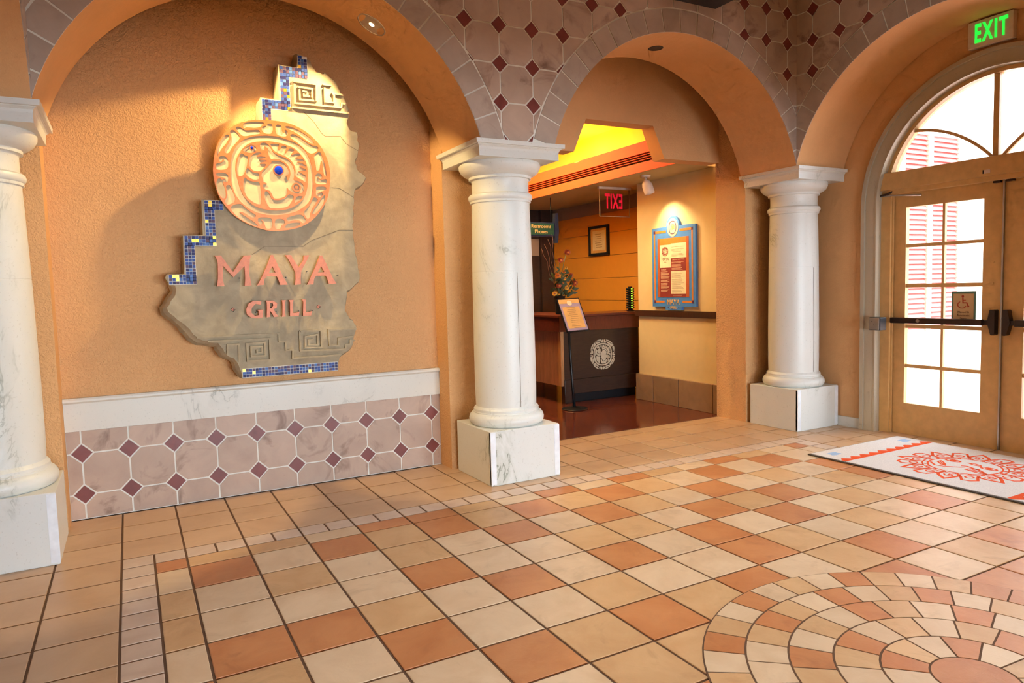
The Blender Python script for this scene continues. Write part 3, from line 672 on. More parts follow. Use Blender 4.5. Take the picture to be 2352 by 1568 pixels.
# outline runs clockwise seen from the front: outward normal is (-dy, dx) or its opposite, checked once
i0 = N//4; o0 = outward(i0)
if (dense[i0][0][0]-ctr[0])*o0[0]+(dense[i0][0][1]-ctr[1])*o0[1] < 0: sgn = -1
rnd = [random.uniform(.3, 1) for _ in range(N)]
for _ in range(2): rnd = [(rnd[i-1]+2*rnd[i]+rnd[(i+1) % N])/4 for i in range(N)]
for depth, sc in ((.800, 0.0), (.806, .004), (.84, .55), (.90, 1.0), (.955, .55), (1.012, .05)):
    ring = []
    for i, (p, k) in enumerate(dense):
        o = outward(i); amp = {0: 0.0, 1: .030, 2: .062}[k]*rnd[i]*sgn*sc
        if k and depth == .800: amp = -.002*sgn
        ring.append((p[0]+o[0]*amp, depth, p[1]+o[1]*amp))
    rings_.append(ring)
v = [p for r in rings_ for p in r]; f = [tuple(range(N))]
for k in range(len(rings_)-1):
    for i in range(N): f.append((k*N+i, k*N+(i+1) % N, (k+1)*N+(i+1) % N, (k+1)*N+i))
slab = mesh('stone_slab', v, f, 'sandstone', sign); fix_normals(slab.data)
# mosaic bands
def mosaic(name, rects, dirn=1):
    v = []; f = []; sl = []
    for x0, x1, z0, z1 in rects:
        nx, nz = max(1, round((x1-x0)/.0222)), max(1, round((z1-z0)/.0222))
        for a in range(nx):
            for b in range(nz):
                dx, dz = (x1-x0)/nx, (z1-z0)/nz; g = .0012
                X0, X1, Z0, Z1 = x0+a*dx+g, x0+(a+1)*dx-g, z0+b*dz+g, z0+(b+1)*dz-g
                y = .7955+random.uniform(0, .0012)
                n = len(v); v += [(X0, y, Z0), (X1, y, Z0), (X1, y, Z1), (X0, y, Z1), (X0, .802, Z0), (X1, .802, Z0), (X1, .802, Z1), (X0, .802, Z1)]
                f += [(n, n+1, n+2, n+3), (n, n+4, n+5, n+1), (n+1, n+5, n+6, n+2), (n+2, n+6, n+7, n+3), (n+3, n+7, n+4, n)]
                sl += [random.choices([0, 1, 2, 3, 4], [30, 28, 28, 10, 5])[0]]*5
    return stuff(mesh(name, v, f, ['mosaic_blue', 'mosaic_navy', 'mosaic_mauve', 'mosaic_sky', 'mosaic_gold'], sign, slots=sl))
strokes('mosaic_grout', [([(1.0175, 3.225), (1.0175, 3.072)], .068,False), ([(.853, 3.103), (1.051, 3.103)], .074,False), ([(.884, 3.07), (.884, 2.829)], .068,False), ([(.717, 2.859), (.90, 2.859)], .068,False), ([(.747, 2.83), (.747, 2.73)], .064,False)], XZ, .7985, .802, 'grout_light', sign)
strokes('mosaic_grout', [([(.297, 2.129), (.42, 2.129)], .067,False), ([(.328, 2.12), (.328, 1.86)], .067,False), ([(.157, 1.881), (.361, 1.881)], .068,False), ([(.187, 1.87), (.187, 1.60)], .066,False), ([(.045, 1.615), (.219, 1.615)], .067,False)], XZ, .7985, .802, 'grout_light', sign)
strokes('mosaic_grout', [([(.484, .9375), (1.173, .9375)], .067, False)], XZ, .7985, .802, 'grout_light', sign)
mosaic('mosaic', [(.985, 1.05, 3.14, 3.207), (.985, 1.015, 3.207, 3.228), (.854, 1.05, 3.067, 3.14), (.851, .917, 2.83, 3.067), (.718, .851, 2.83, 2.892), (.716, .778, 2.745, 2.83)])
mosaic('mosaic', [(.298, .418, 2.097, 2.161), (.296, .361, 1.917, 2.097), (.158, .361, 1.849, 1.917), (.155, .219, 1.65, 1.849), (.046, .219, 1.584, 1.65)])
mosaic('mosaic', [(.485, 1.172, .906, .969)])
# carved frets, cracks, lettering
for n, p in KEYS.items(): strokes('carved_fret', [(mm(p), .012, False)], XZ, .781, .801, 'sandstone', sign)
for p in CRACKS: strokes('hairline_crack', [(mm(p), .003, False)], XZ, .7988, .802, 'stone_crack', sign)
def letter(n, hole=None):
    lp = [mm(LET[n])]+([mm(LET[hole])] if hole else [])
    loops_solid('letter_'+{'B': 'a', 'l': 'l'}.get(n, n.lower()), lp, XZ, .748, .772, 'copper_letter', sign)
for n, h in (('M', None), ('A', 'Ah'), ('Y', None), ('B', 'Bh'), ('G', None), ('R', 'Rh'), ('I', None), ('L', None), ('l', None)): letter(n, h)
for x, z in ((.36, 1.62), (.50, 1.62), (.66, 1.62), (.82, 1.62), (.97, 1.66), (1.07, 1.63), (1.20, 1.63), (.60, 1.37), (.74, 1.37), (.83, 1.37), (.90, 1.37), (1.00, 1.37)): strokes('letter_pin', [([(x-.003, z), (x+.003, z)], .006, False)], XZ, .770, .802, 'bronze', sign)
for d in ('dot1', 'dot2'):
    cx = sum(p[0] for p in mm(LET[d]))/4; cz = sum(p[1] for p in mm(LET[d]))/4
    loops_solid('flower_dot', [circle(cx+ox*.0075, cz+oz*.0075, .0062, 10) for ox, oz in ((1, 0), (-1, 0), (0, 1), (0, -1))], XZ, .782, .802, 'copper_letter', sign)
# medallion: cream disc with a raised copper plate pierced by the relief
MCX, MCZ, MRX, MRZ = .770, 2.346, .408, .396
prism('medallion_disc', [(MCX+(a-MCX)*.992, MCZ+(b-MCZ)*.992) for a, b in smooth_loop(mm(RIM), 1)], XZ, .765, .800, 'cream_recess', sign)
C_ = {k: smooth_loop(mm(p), 2) for k, p in CELLS.items()}
EAR = (.9218, 2.2721)
def q4(a, b):   # position on the medallion from the relief drawing
    return (a, b)
loops = [smooth_loop(mm(RIM), 2), C_['band_o'], C_['band_i']]+[C_[k] for k in C_ if not k.startswith('band')]
loops += [circle(EAR[0], EAR[1], .033, 24), circle(EAR[0], EAR[1], .0225, 20), circle(EAR[0], EAR[1], .0125, 14)]
loops_solid('copper_relief', loops, XZ, .757, .766, 'copper', sign)
def gem(name, cx, cz, r, d=.012):
    v = []; n = 20
    for k, (rr, yy) in enumerate(((1.0, .758), (1.0, .752), (.72, .744), (.30, .740))):
        v += [(cx+r*rr*math.cos(2*PI*i/n), yy, cz+r*rr*math.sin(2*PI*i/n)) for i in range(n)]
    f = [tuple(range(3*n, 4*n))]
    for k in range(3):
        for i in range(n): f.append((k*n+i, k*n+(i+1) % n, (k+1)*n+(i+1) % n, (k+1)*n+i))
    o = mesh(name, v, f, 'gem_blue', sign); fix_normals(o.data); return o
strokes('gem_setting', [(circle(GEM[0], GEM[1], .034, 28), .008, True)], XZ, .752, .766, 'copper', sign); strokes('gem_setting', [(circle(GEM2[0], GEM2[1], .0125, 16), .004, True)], XZ, .752, .766, 'copper', sign)
gem('eye_gem', GEM[0], GEM[1], .030); gem('fish_eye_gem', GEM2[0], GEM2[1], .0105)

# ------------------------------------------------------------------ recessed lights of the arches
def can_light(x, lit, label, c):
    z = ZC+math.sqrt(RI*RI-(x-c)**2); ang = math.atan2(z-ZC, x-c)
    nx, nz = -math.cos(ang), -math.sin(ang)              # towards the opening
    y = .48
    t = thing('recessed_light', label, 'lamp', (x, y, z), 'recessed lights in the arch soffits')
    tx, tz = -nz, nx
    def P(r, a, d): return (x+nx*d+tx*r*math.cos(a), y+r*math.sin(a), z+nz*d+tz*r*math.cos(a))
    def ringm(name, prof, mat, cap=False):
        n = 32; v = []; f = []
        for r, d in prof: v += [P(r, 2*PI*i/n, d) for i in range(n)]
        for k in range(len(prof)-1):
            for i in range(n): f.append((k*n+i, k*n+(i+1) % n, (k+1)*n+(i+1) % n, (k+1)*n+i))
        if cap: f.append(tuple((len(prof)-1)*n+i for i in range(n)))
        o = mesh(name, v, f, mat, t, smooth=True); return o
    R0 = .100 if lit else .055
    ringm('trim_ring', [(R0+.012, 0), (R0+.012, .004), (R0, .005), (R0-.002, .001)], 'reflector' if lit else 'dark_hole')
    ringm('reflector', [(R0-.002, .0025), (R0-.012, .0020), (R0*.6, .0015), (R0*.25, .001)], 'reflector' if lit else 'dark_hole', True)
    if lit: ringm('bulb', [(.02, .0022), (.015, .006), (.004, .008)], 'lamp_glow', True)
    return t
can_light(1.45, True, 'lit round recessed light in the soffit above the stone sign', CN)
can_light(.05, True, 'round recessed light in the niche arch near the corner column', CN)
can_light(4.07, False, 'small dark recessed light at the crown of the lobby arch', CO)
SPOTC = (1.0, .73, .33)
light('can_spot', 'SPOT', (1.44, .40, 3.38), 205, SPOTC, aim=(.0, .95, 1.6), spot_size=R(67), spot_blend=.25, shadow_soft_size=.03)
light('can_spot', 'SPOT', (.06, .40, 3.38), 230, SPOTC, aim=(1.9, .95, 1.5), spot_size=R(58), spot_blend=.3, shadow_soft_size=.03)
tag(box('wall_washer', 3.80, 4.40, -.14, YS-.008, 3.845, 3.98, 'fixture_black', None, .006), 'black wall washer housing mounted above the lobby archway', 'lamp')

# ------------------------------------------------------------------ entrance wall and double door
YD, ZD = -1.30, 2.17
RS_O, RS_I = 1.17, 1.02
def arch_ring(name, r0, r1, x0, x1, mat, parent=None, a0=0.0, a1=PI, n=40, foot=0.0):
    """arch band between radii r0 < r1, from x0 to x1, with straight feet down to z = foot"""
    inn = []; out = []
    if foot is not None: inn.append((YD+r0, foot)); out.append((YD+r1, foot))
    for k in range(n+1):
        a = a0+(a1-a0)*k/n
        inn.append((YD+r0*math.cos(a), ZD+r0*math.sin(a))); out.append((YD+r1*math.cos(a), ZD+r1*math.sin(a)))
    if foot is not None: inn.append((YD-r0, foot)); out.append((YD-r1, foot))
    v = []; f = []; m_ = len(inn)
    for x in (x0, x1): v += [(x, a, b) for a, b in inn]+[(x, a, b) for a, b in out]
    for i in range(m_-1):
        f += [(i, i+1, m_+i+1, m_+i), (2*m_+i, 3*m_+i, 3*m_+i+1, 2*m_+i+1), (i, 2*m_+i, 2*m_+i+1, i+1), (m_+i, m_+i+1, 3*m_+i+1, 3*m_+i)]
    f += [(0, m_, 3*m_, 2*m_), (m_-1, 3*m_-1, 4*m_-1, 2*m_-1)]
    o = mesh(name, v, f, mat, parent); fix_normals(o.data); return o
ss = sorted({1.2, -5.2, YD+1.10, YD-1.10}|{round(YD+1.10*math.cos(PI*k/40), 5) for k in range(41)})
v = []; f = []
for s in ss:
    d = abs(s-YD); b = ZD+math.sqrt(max(0, 1.21-d*d)) if d <= 1.10+1e-6 else 0.0
    if abs(d-1.10) < 1e-6: b = ZD
    v += [(6.13, s, b), (6.13, s, ZTOP), (6.36, s, b), (6.36, s, ZTOP)]
for i in range(len(ss)-1):
    a, b = 4*i, 4*i+4
    if ss[i+1] <= YD-1.10+1e-6 or ss[i] >= YD+1.10-1e-6:
        n = len(v); y0, y1 = ss[i], ss[i+1]; v += bv(6.13, 6.36, y0, y1, 0, ZTOP); f += [tuple(q+n for q in t_) for t_ in BF]
    else: f += [(a, b, b+1, a+1), (a+2, a+3, b+3, b+2), (a, a+2, b+2, b)]
wd = struct(mesh('wall_entrance', v, f, 'stucco_smooth')); fix_normals(wd.data)
sur = group_node('trim_2')
arch_ring('surround', RS_I, RS_O, 6.105, 6.20, 'marble_surround', sur)
arch_ring('surround_roll', RS_O-.035, RS_O, 6.085, 6.105, 'marble_surround', sur)
arch_ring('surround_bead', RS_I, RS_I+.012, 6.098, 6.106, 'marble_surround', sur)
struct(box('baseboard_right', 6.11, 6.135, YD+RS_O, .13, 0, .10, 'marble_grey'))
win = group_node('window_1')
arch_ring('fan_frame', .985, RS_I, 6.19, 6.29, 'door_paint', win, a0=math.asin(.28/1.0), a1=PI-math.asin(.28/1.0), foot=None)
box('transom_bar', 6.145, 6.30, YD-1.03, YD+1.075, 2.315, 2.475, 'door_paint', win, .004)
box('transom_lip', 6.160, 6.222, YD-.98, YD+.93, 2.272, 2.316, 'door_paint', win)
box('jamb_post', 6.175, 6.30, YD+.925, YD+1.021, 0, 2.316, 'door_paint', win)
box('jamb_post', 6.175, 6.30, YD-1.021, YD-.945, 0, 2.316, 'door_paint', win)
box('stop_bead', 6.195, 6.215, YD+.912, YD+.926, 0, 2.30, 'door_paint', win)
box('mullion', 6.215, 6.275, YD+.015, YD+.060, 2.474, 3.16, 'door_paint', win)
def arc_pts(p0, p1, p2, n=14):
    out = []
    for k in range(n+1):
        t_ = k/n; out.append(tuple((1-t_)**2*a+2*t_*(1-t_)*b+t_*t_*c for a, b, c in zip(p0, p1, p2)))
    return out
for s in (1, -1):
    pts = arc_pts((YD+.03+s*.71, 2.83), (YD+.03+s*.33, 2.80), (YD+.03+s*.04, 2.48))
    L_, R_ = ribbon_loop(pts, .026)
    prism('curved_muntin', L_+R_[::-1], YZ, 6.235, 6.265, 'door_paint', win)
half_g = [(YD+.99*math.cos(a), ZD+.99*math.sin(a)) for a in [math.asin(.3/.99)+(PI-2*math.asin(.3/.99))*k/30 for k in range(31)]]
lg = [(YD+.05, 2.47)]+[p for p in half_g if p[0] >= YD+.05]; rg = [p for p in half_g if p[0] <= YD+.02]+[(YD+.02, 2.47)]
mesh('pane', [(6.25, a, b) for a, b in lg], [tuple(range(len(lg)))], 'window_glass', win)
mesh('pane', [(6.25, a, b) for a, b in rg], [tuple(range(len(rg)))], 'window_glass', win)
ROWS = [(.30, .64), (.672, 1.015), (1.05, 1.395), (1.43, 1.77), (1.80, 2.142)]
def leaf(name, ya, yb, mirror=False):
    """door leaf between ya > yb; ya is the hinge side seen from the hall for door_1"""
    t = group_node(name); x0, x1 = 6.225, 6.275
    c0, c1, c2, c3 = (-.497, -.826, -.849, -1.178)
    sh = lambda y: y
    if mirror:
        mid = -1.340; sh = lambda y: 2*mid-y
    def B(nm, p, q, z0, z1, xx0=x0, xx1=x1, mt='door_paint', bev=0): return box(nm, xx0, xx1, sh(p), sh(q), z0, z1, mt, t, bev)
    B('stile', -.372, c0, .0015, 2.300); B('stile', c3, -1.334, .0015, 2.300)
    B('rail', c0, c3, 2.142, 2.300); B('rail', c0, c3, .0015, .30)
    B('muntin', c1, c2, .30, 2.142, 6.235, 6.265)
    for a, b in zip(ROWS[:-1], ROWS[1:]):
        B('muntin', c0, c1, a[1], b[0], 6.235, 6.265); B('muntin', c2, c3, a[1], b[0], 6.235, 6.265)
    for z0, z1 in ROWS:
        for p, q in ((c0, c1), (c2, c3)):
            mesh('pane', [(6.25, sh(p), z0), (6.25, sh(q), z0), (6.25, sh(q), z1), (6.25, sh(p), z1)], [(0, 1, 2, 3)], 'window_glass', t)
    # panic bar and its end plate
    pb = B('push_bar', -.395, -1.215, 1.062, 1.116, 6.150, 6.192, 'bronze', .006)
    B('bar_mount', -.375, -.43, 1.066, 1.112, 6.190, 6.226, 'bronze'); B('bar_mount', -1.215, -1.262, 1.070, 1.108, 6.176, 6.226, 'bronze')
    pl = prism('latch_plate', [(sh(y), z) for y, z in ((-1.252, 1.09), (-1.268, 1.19), (-1.276, 1.20), (-1.306, 1.20), (-1.312, 1.19), (-1.312, .995), (-1.306, .984), (-1.286, .984), (-1.278, .992))], YZ, 6.165, 6.226, 'bronze', t)
    if not mirror:
        prism('cylinder_lock', circle(-.665, 1.090, .017, 18), YZ, 6.147, 6.152, 'steel', t)
        for z in (1.60, 1.42): prism('bolt_head', circle(-1.262, z, .008, 10), YZ, 6.221, 6.226, 'door_paint', t)
    return t
d1 = leaf('door_1', 0, 0); d2 = leaf('door_2', 0, 0, True)
box('astragal', 6.205, 6.228, -1.346, -1.334, .005, 2.271, 'steel', d1)
tube('closer_arm', [(6.16, -.245, 2.268), (6.155, -.40, 2.262), (6.15, -.68, 2.232)], [.008, .007, .010], 'steel', d1)
tube('closer_arm', [(6.16, -.245, 2.268), (6.15, -.36, 2.277), (6.17, -.40, 2.30)], .010, 'bronze', d1)
box('strike', 6.19, 6.226, -1.262, -1.318, 2.255, 2.273, 'bronze', d1); box('strike', 6.19, 6.226, -1.362, -1.418, 2.255, 2.273, 'bronze', d2)
tk = thing('door_label', 'tiny white label stuck on the transom bar above the doors', 'label', (6.145, -1.22, 2.35))
box('label_card', 6.141, 6.146, -1.262, -1.214, 2.338, 2.368, 'sign_white', tk); box('label_edge', 6.140, 6.146, -1.214, -1.204, 2.338, 2.368, 'box_black', tk)
bx = thing('card_reader', 'square grey and black access box on the marble door surround', 'reader', (6.05, -.345, 1.06))
box('housing', 5.99, 6.09, -.405, -.288, .998, 1.122, 'box_black', bx, .008); box('face_plate', 5.984, 5.992, -.398, -.294, 1.004, 1.116, 'box_grey', bx, .003)
for yy, zz in ((-.325, 1.085), (-.345, 1.05), (-.37, 1.05)): prism('screw', circle(yy, zz, .003, 8), YZ, 5.982, 5.985, 'box_black', bx)
# accessible door notice on the glass
an = thing('accessible_door_notice', 'buff notice with red wheelchair symbol on the door glass', 'sign', (6.243, -1.02, 1.24))
box('teal_border', 6.238, 6.246, -1.122, -.918, 1.065, 1.358, 'sign_teal', an); box('notice_card', 6.2365, 6.2395, -1.106, -.934, 1.08, 1.335, 'sign_buff', an)
def NY(a, b, d): return (d, -a, b)
wc = [(-.005+1.02-.0, 0)]
def W_(pts): return [(1.02+a, 1.255+b) for a, b in pts]
strokes('wheelchair_symbol', [(W_([(-.006, .045), (-.004, .0), (.028, .0), (.040, -.034), (.050, -.030)]), .010, False), (W_([(-.006, .022), (.020, .022)]), .007, False),
    (W_([(-.012+.036*math.cos(a)-.000, -.018+.030*math.sin(a)) for a in [R(115)+R(225)*k/16 for k in range(17)]]), .007, False), (W_(circle(-.006, .056, .005, 12)), .011, True)], NY, 6.235, 6.237, 'sign_red', an)
for k, tx in enumerate(('Manual &', 'Automatic', 'Door')): text('notice_text', tx, .026, NY, 6.2352, 6.237, 'text_brown', an, 1.02, 1.172-.028*k)
# green exit sign
ex = thing('exit_sign', 'white box exit sign with glowing green letters above the doors', 'sign', (6.10, -1.273, 3.36))
box('housing', 6.072, 6.129, -1.445, -1.10, 3.365, 3.58, 'sign_white', ex, .004)
text('exit_letters', 'EXIT', .205, NY, 6.066, 6.073, 'exit_green', ex, 1.280, 3.470, .50, 1.26, .005)

# ------------------------------------------------------------------ out of doors
struct(box('ground', 6.36, 40, -30, 30, -.14, -.02, 'ground_pink'))
struct(box('wall_outside', 6.37, 13, .36, .6, -.02, 6.0, 'outdoor_white'))
struct(box('wall_opposite', 13, 13.3, -14, .6, -.02, 3.2, 'outdoor_white'))
sh_ = thing('louvered_shutter', 'pale pink louvered shutter on the white wall outside the doors', 'shutter', (8.1, .34, .65))
X_ = [7.42, 7.945, 8.55]
for a, b in zip(X_[:-1], X_[1:]):
    box('stile', a+.002, a+.045, .30, .358, .65, 3.28, 'shutter_frame', sh_); box('stile', b-.045, b-.002, .30, .358, .65, 3.28, 'shutter_frame', sh_)
    box('rail', a+.045, b-.045, .303, .36, .65, .86, 'shutter_frame', sh_); box('rail', a+.045, b-.045, .303, .36, 3.10, 3.28, 'shutter_frame', sh_)
    w = b-a-.09; me = bpy.data.meshes.new('slat')
    me.from_pydata([(-w/2, -.022, -.031), (w/2, -.022, -.031), (w/2, .010, .031), (-w/2, .010, .031), (-w/2, -.015, -.034), (w/2, -.015, -.034), (w/2, .017, .028), (-w/2, .017, .028)], [], BF); me.materials.append(MATS['shutter_pink'])
    z = .89
    while z < 3.08:
        o = bpy.data.objects.new('slat', me); COL.objects.link(o); o.location = ((a+b)/2, .33, z); adopt(o, sh_); z += .056
tag(mesh('awning', [(10.55, .35, 3.86), (12.6, .35, 3.86), (12.6, -.05, 3.80), (10.55, -.05, 3.80), (10.55, .35, 4.30), (12.6, .35, 4.30), (12.6, -.05, 3.98), (10.55, -.05, 3.98)], BF, 'awning_teal'), 'teal awning high on the white wall outside the fanlight', 'awning')

# ------------------------------------------------------------------ door mat
mat_ = thing('door_mat', 'white door mat with orange sun emblem before the double doors', 'mat', (5.43, -1.495, 0))
box('rubber_backing', 4.815, 6.045, -2.445, -.545, .0035, .010, 'mat_rubber', mat_)
box('pile', 4.835, 6.030, -2.430, -.560, .010, .0145, 'mat_white', mat_)
def MZ(a, b, d): return (a, b, d)
def saw(y0, sg):
    pts = [(4.835, y0+sg*.055), (6.03, y0+sg*.055)]
    n = 10; w = 1.195/n
    for k in range(n): pts += [(6.03-k*w, y0+sg*.018), (6.03-(k+.42)*w, y0-sg*.028), (6.03-(k+.58)*w, y0-sg*.028)]
    pts.append((4.835, y0+sg*.018))
    return pts
prism('saw_tooth_band', saw(-.842, -1), MZ, .0145, .0155, 'mat_orange', mat_)
prism('saw_tooth_band', saw(-2.148, 1), MZ, .0145, .0155, 'mat_orange', mat_)
for x, y in ((5.90, -.71), (4.98, -.675), (5.90, -2.28), (4.98, -2.28)):
    prism('blue_glyph', [(x-.06, y-.03), (x-.02, y-.045), (x+.06, y-.03), (x+.05, y+.0), (x+.065, y+.035), (x-.01, y+.04), (x-.06, y+.03), (x-.045, y)], MZ, .0145, .0155, 'mat_blue', mat_)
SX, SY = 5.43, -1.495
ln = [(circle(SX, SY, .248, 48), .010, True), (circle(SX, SY, .285, 48), .008, True)]
for k in range(20): ln.append((circle(SX+.267*math.cos(2*PI*k/20), SY+.267*math.sin(2*PI*k/20), .009, 8), .006, True))
for k in range(16):
    a = 2*PI*(k+.5)/16; big = k % 2 == 0
    def PQ(r, da): return (SX+r*math.cos(a+da), SY+r*math.sin(a+da))
    if big:
        ln.append(([PQ(.285, -.19), PQ(.345, -.21), PQ(.40, -.11), PQ(.47, .03), PQ(.40, .12), PQ(.345, .20), PQ(.285, .18)], .017, False))
        ln.append(([PQ(.33, -.10), PQ(.375, -.03), PQ(.365, .08), PQ(.325, .08), PQ(.315, 0), PQ(.345, 0)], .009, False))
    else:
        ln.append(([PQ(.33, -.17), PQ(.44, -.13), PQ(.455, -.02), PQ(.435, .10), PQ(.33, .16)], .014, False))
        ln.append((circle(*PQ(.345, 0), .028, 12), .009, True))
# face: u along the mat towards the camera side, as woven
for ex_, ey_ in ((5.529, -1.352), (5.493, -1.640)):
    ln.append(([(ex_+.030*math.cos(t_)*1.0, ey_+.055*math.sin(t_)) for t_ in [2*PI*q/20 for q in range(20)]], .012, True))
    ln.append(([(ex_+.010*math.cos(t_), ey_+.016*math.sin(t_)) for t_ in [2*PI*q/10 for q in range(10)]], .014, True))
MK = [[(690, 310), (820, 370), (980, 388), (1130, 388), (1240, 378), (1300, 366)], [(1235, 350), (1330, 350), (1420, 372), (1500, 398), (1540, 392)]]
ln.append(([(5.36, -1.272), (5.292, -1.345), (5.30, -1.405), (5.335, -1.45), (5.365, -1.49), (5.40, -1.512)], .012, False))
ln.append(([(5.42, -1.475), (5.44, -1.505), (5.42, -1.555), (5.40, -1.60), (5.42, -1.61)], .014, False))
ln.append(([(5.455, -1.30), (5.42, -1.34), (5.365, -1.385), (5.335, -1.40), (5.35, -1.36), (5.41, -1.30)], .010, True))
ln.append(([(5.43, -1.305), (5.385, -1.35), (5.35, -1.385)], .008, False))
ln.append(([(5.345, -1.545), (5.395, -1.565), (5.40, -1.615), (5.355, -1.675), (5.315, -1.72), (5.31, -1.66), (5.325, -1.60)], .012, True))
ln.append(([(5.375, -1.58), (5.355, -1.64), (5.33, -1.69)], .010, False)); ln.append(([(5.355, -1.575), (5.335, -1.64)], .008, False))
ln.append(([(5.545, -1.465), (5.56, -1.505), (5.54, -1.555), (5.515, -1.57), (5.52, -1.51)], .012, True))
strokes('sun_emblem', [(p_, w_*1.35, c_) for p_, w_, c_ in ln], MZ, .0145, .0155, 'mat_orange', mat_)

# ------------------------------------------------------------------ the lobby beyond the arch
CZ = 2.78
struct(box('floor_lobby', 1.2, 6.4, 1.19, 6.0, -.10, -.001, 'lobby_floor'))
box('threshold_strip', 2.755, 5.50, 1.185, 1.195, -.01, .001, 'grout_dark', bpy.data.objects['floor_lobby'])
# wall over the archway with its trapezoid notch
tw = [(2.755, CZ), (3.62, CZ), (3.768, 3.10), (4.594, 3.10), (4.738, CZ), (5.50, CZ), (5.50, ZTOP), (2.755, ZTOP)]
struct(prism('wall_notched', tw, XZ, 1.15, 1.33, 'stucco_smooth'))
struct(boxes('ceiling_lobby', [(5.06, 6.4, 1.33, 6.0, CZ, CZ+.08), (1.2, 3.25, 1.15, 6.0, CZ, CZ+.08), (3.25, 5.06, 5.2, 6.0, CZ, CZ+.08)], 'lobby_ceiling'))
# lit ceiling coffer
cof = group_node('ceiling_coffer')
box('lower_fascia', 5.045, 5.06, 1.33, 5.2, CZ, 2.885, 'cove_orange', cof)
box('slot_back', 5.075, 5.085, 1.33, 5.2, 2.885, 2.985, 'slot_dark', cof)
for k in range(3): box('diffuser_blade', 5.045, 5.075, 1.33, 5.2, 2.908+.027*k, 2.914+.027*k, 'cove_orange', cof)
box('upper_fascia', 5.04, 5.06, 1.33, 5.2, 2.985, 3.115, 'cove_orange', cof)
box('cove_shelf', 5.06, 5.42, 1.33, 5.2, 2.985, 3.005, 'cove_orange', cof)
box('cove_wall', 5.42, 5.44, 1.33, 5.2, 2.985, 3.50, 'cove_yellow', cof)
box('coffer_top', 3.0, 5.44, 1.33, 5.2, 3.50, 3.54, 'cove_yellow', cof)
box('far_side', 3.0, 5.44, 5.2, 5.22, CZ, 3.54, 'cove_yellow', cof)
box('near_fascia', 3.23, 3.25, 1.33, 5.2, CZ, 3.115, 'cove_orange', cof)
box('near_wall', 2.98, 3.0, 1.33, 5.2, CZ+.08, 3.54, 'cove_yellow', cof)
t = thing('cove_tube', 'hidden glowing cove light strip along the yellow ceiling recess', 'lamp', (5.15, 3.2, 3.02))
box('tube', 5.13, 5.16, 1.40, 5.1, 3.03, 3.05, 'cove_glow', t); box('tube_base', 5.12, 5.17, 1.40, 5.1, 3.005, 3.03, 'sign_white', t)
light('cove_light', 'AREA', (5.20, 3.2, 3.08), 105, (1, .64, .06), aim=(5.28, 3.2, 3.6), shape='RECTANGLE', size=.10, size_y=3.7)
light('cove_light', 'AREA', (3.10, 3.2, 3.08), 75, (1, .64, .06), aim=(3.10, 3.2, 3.6), shape='RECTANGLE', size=.10, size_y=3.7)
light('lobby_fill', 'AREA', (4.1, 3.6, 3.44), 95, (1, .95, .60), aim=(4.1, 3.6, 0), shape='RECTANGLE', size=1.2, size_y=2.6)  # added general fill for the lobby, no lamp of its own
# menu wall, chair rail, tile skirting
struct(box('wall_menu', 5.62, 6.25, 1.20, 2.70, 0, CZ, 'lobby_cream'))
struct(box('trim_3', 5.585, 5.62, 1.20, 2.74, 1.085, 1.162, 'wood_rail'))
sk = group_node('baseboard_lobby')
for a, b in ((1.205, 1.335), (1.345, 1.905), (1.915, 2.375), (2.385, 2.72)): box('skirting_tile', 5.575, 5.62, a, b, 0, .335, 'brown_tile', sk, .003)
# panelled yellow wall and the dark end wall
pw = struct(box('wall_panelled', 6.20, 6.40, 2.70, 6.0, 0, CZ, 'lobby_band'))
for a, b in ((.0, .59), (.595, .928), (.933, 1.266), (1.271, 1.604), (1.609, 1.942), (1.947, 2.281), (2.286, 2.584)): box('panel', 6.186, 6.20, 2.70, 5.70, a, b, 'lobby_yellow', pw, .003)
ew = struct(box('wall_end', 1.2, 6.4, 5.70, 5.9, 0, CZ, 'wood_dark'))
box('post', 5.93, 6.17, 5.62, 5.70, 0, CZ, 'wood_dark', ew); box('transom_panel', 5.2, 5.92, 5.68, 5.70, 2.02, 2.30, 'lobby_band', ew); box('door_panel', 5.3, 5.92, 5.67, 5.70, 0, 2.0, 'wood_dark', ew)
struct(box('wall_lobby_west', 1.1, 1.2, 1.15, 6.0, 0, 3.6, 'lobby_band'))
# reception desk
dk = thing('reception_desk', 'dark wood reception desk with white carved emblem on its front', 'desk', (5.2, 3.0, 0))
box('front_panel', 4.62, 5.83, 2.975, 3.03, .30, .925, 'wood_dark', dk, .004)
box('lower_rail', 4.62, 5.83, 2.955, 3.03, .115, .30, 'wood_dark', dk, .004)
box('toe_kick', 4.70, 5.80, 3.02, 3.05, 0, .12, 'kiosk_black', dk)
box('corner_foot', 4.62, 4.72, 2.955, 3.03, 0, .12, 'wood_dark', dk)
box('side_panel', 4.585, 4.62, 3.03, 4.45, .225, .925, 'wood_tan', dk); box('side_panel', 4.585, 4.62, 4.455, 5.0, .225, .925, 'wood_tan', dk)
box('edge_strip', 4.580, 4.625, 2.972, 3.035, .222, .925, 'wood_edge', dk)
box('apron', 4.52, 5.90, 2.90, 3.02, .925, 1.105, 'wood_red', dk, .004); box('apron', 4.52, 4.62, 3.02, 5.0, .925, 1.105, 'wood_red', dk, .004)
box('counter_top', 4.50, 5.92, 2.885, 3.45, 1.105, 1.135, 'wood_red', dk, .004); box('counter_top', 4.50, 5.05, 3.45, 5.02, 1.105, 1.135, 'wood_red', dk, .004)
box('back_ledge', 5.05, 6.15, 3.45, 3.50, 1.05, 1.134, 'wood_dark', dk)
k_ = .52; ecx, ecz = 5.237, .592
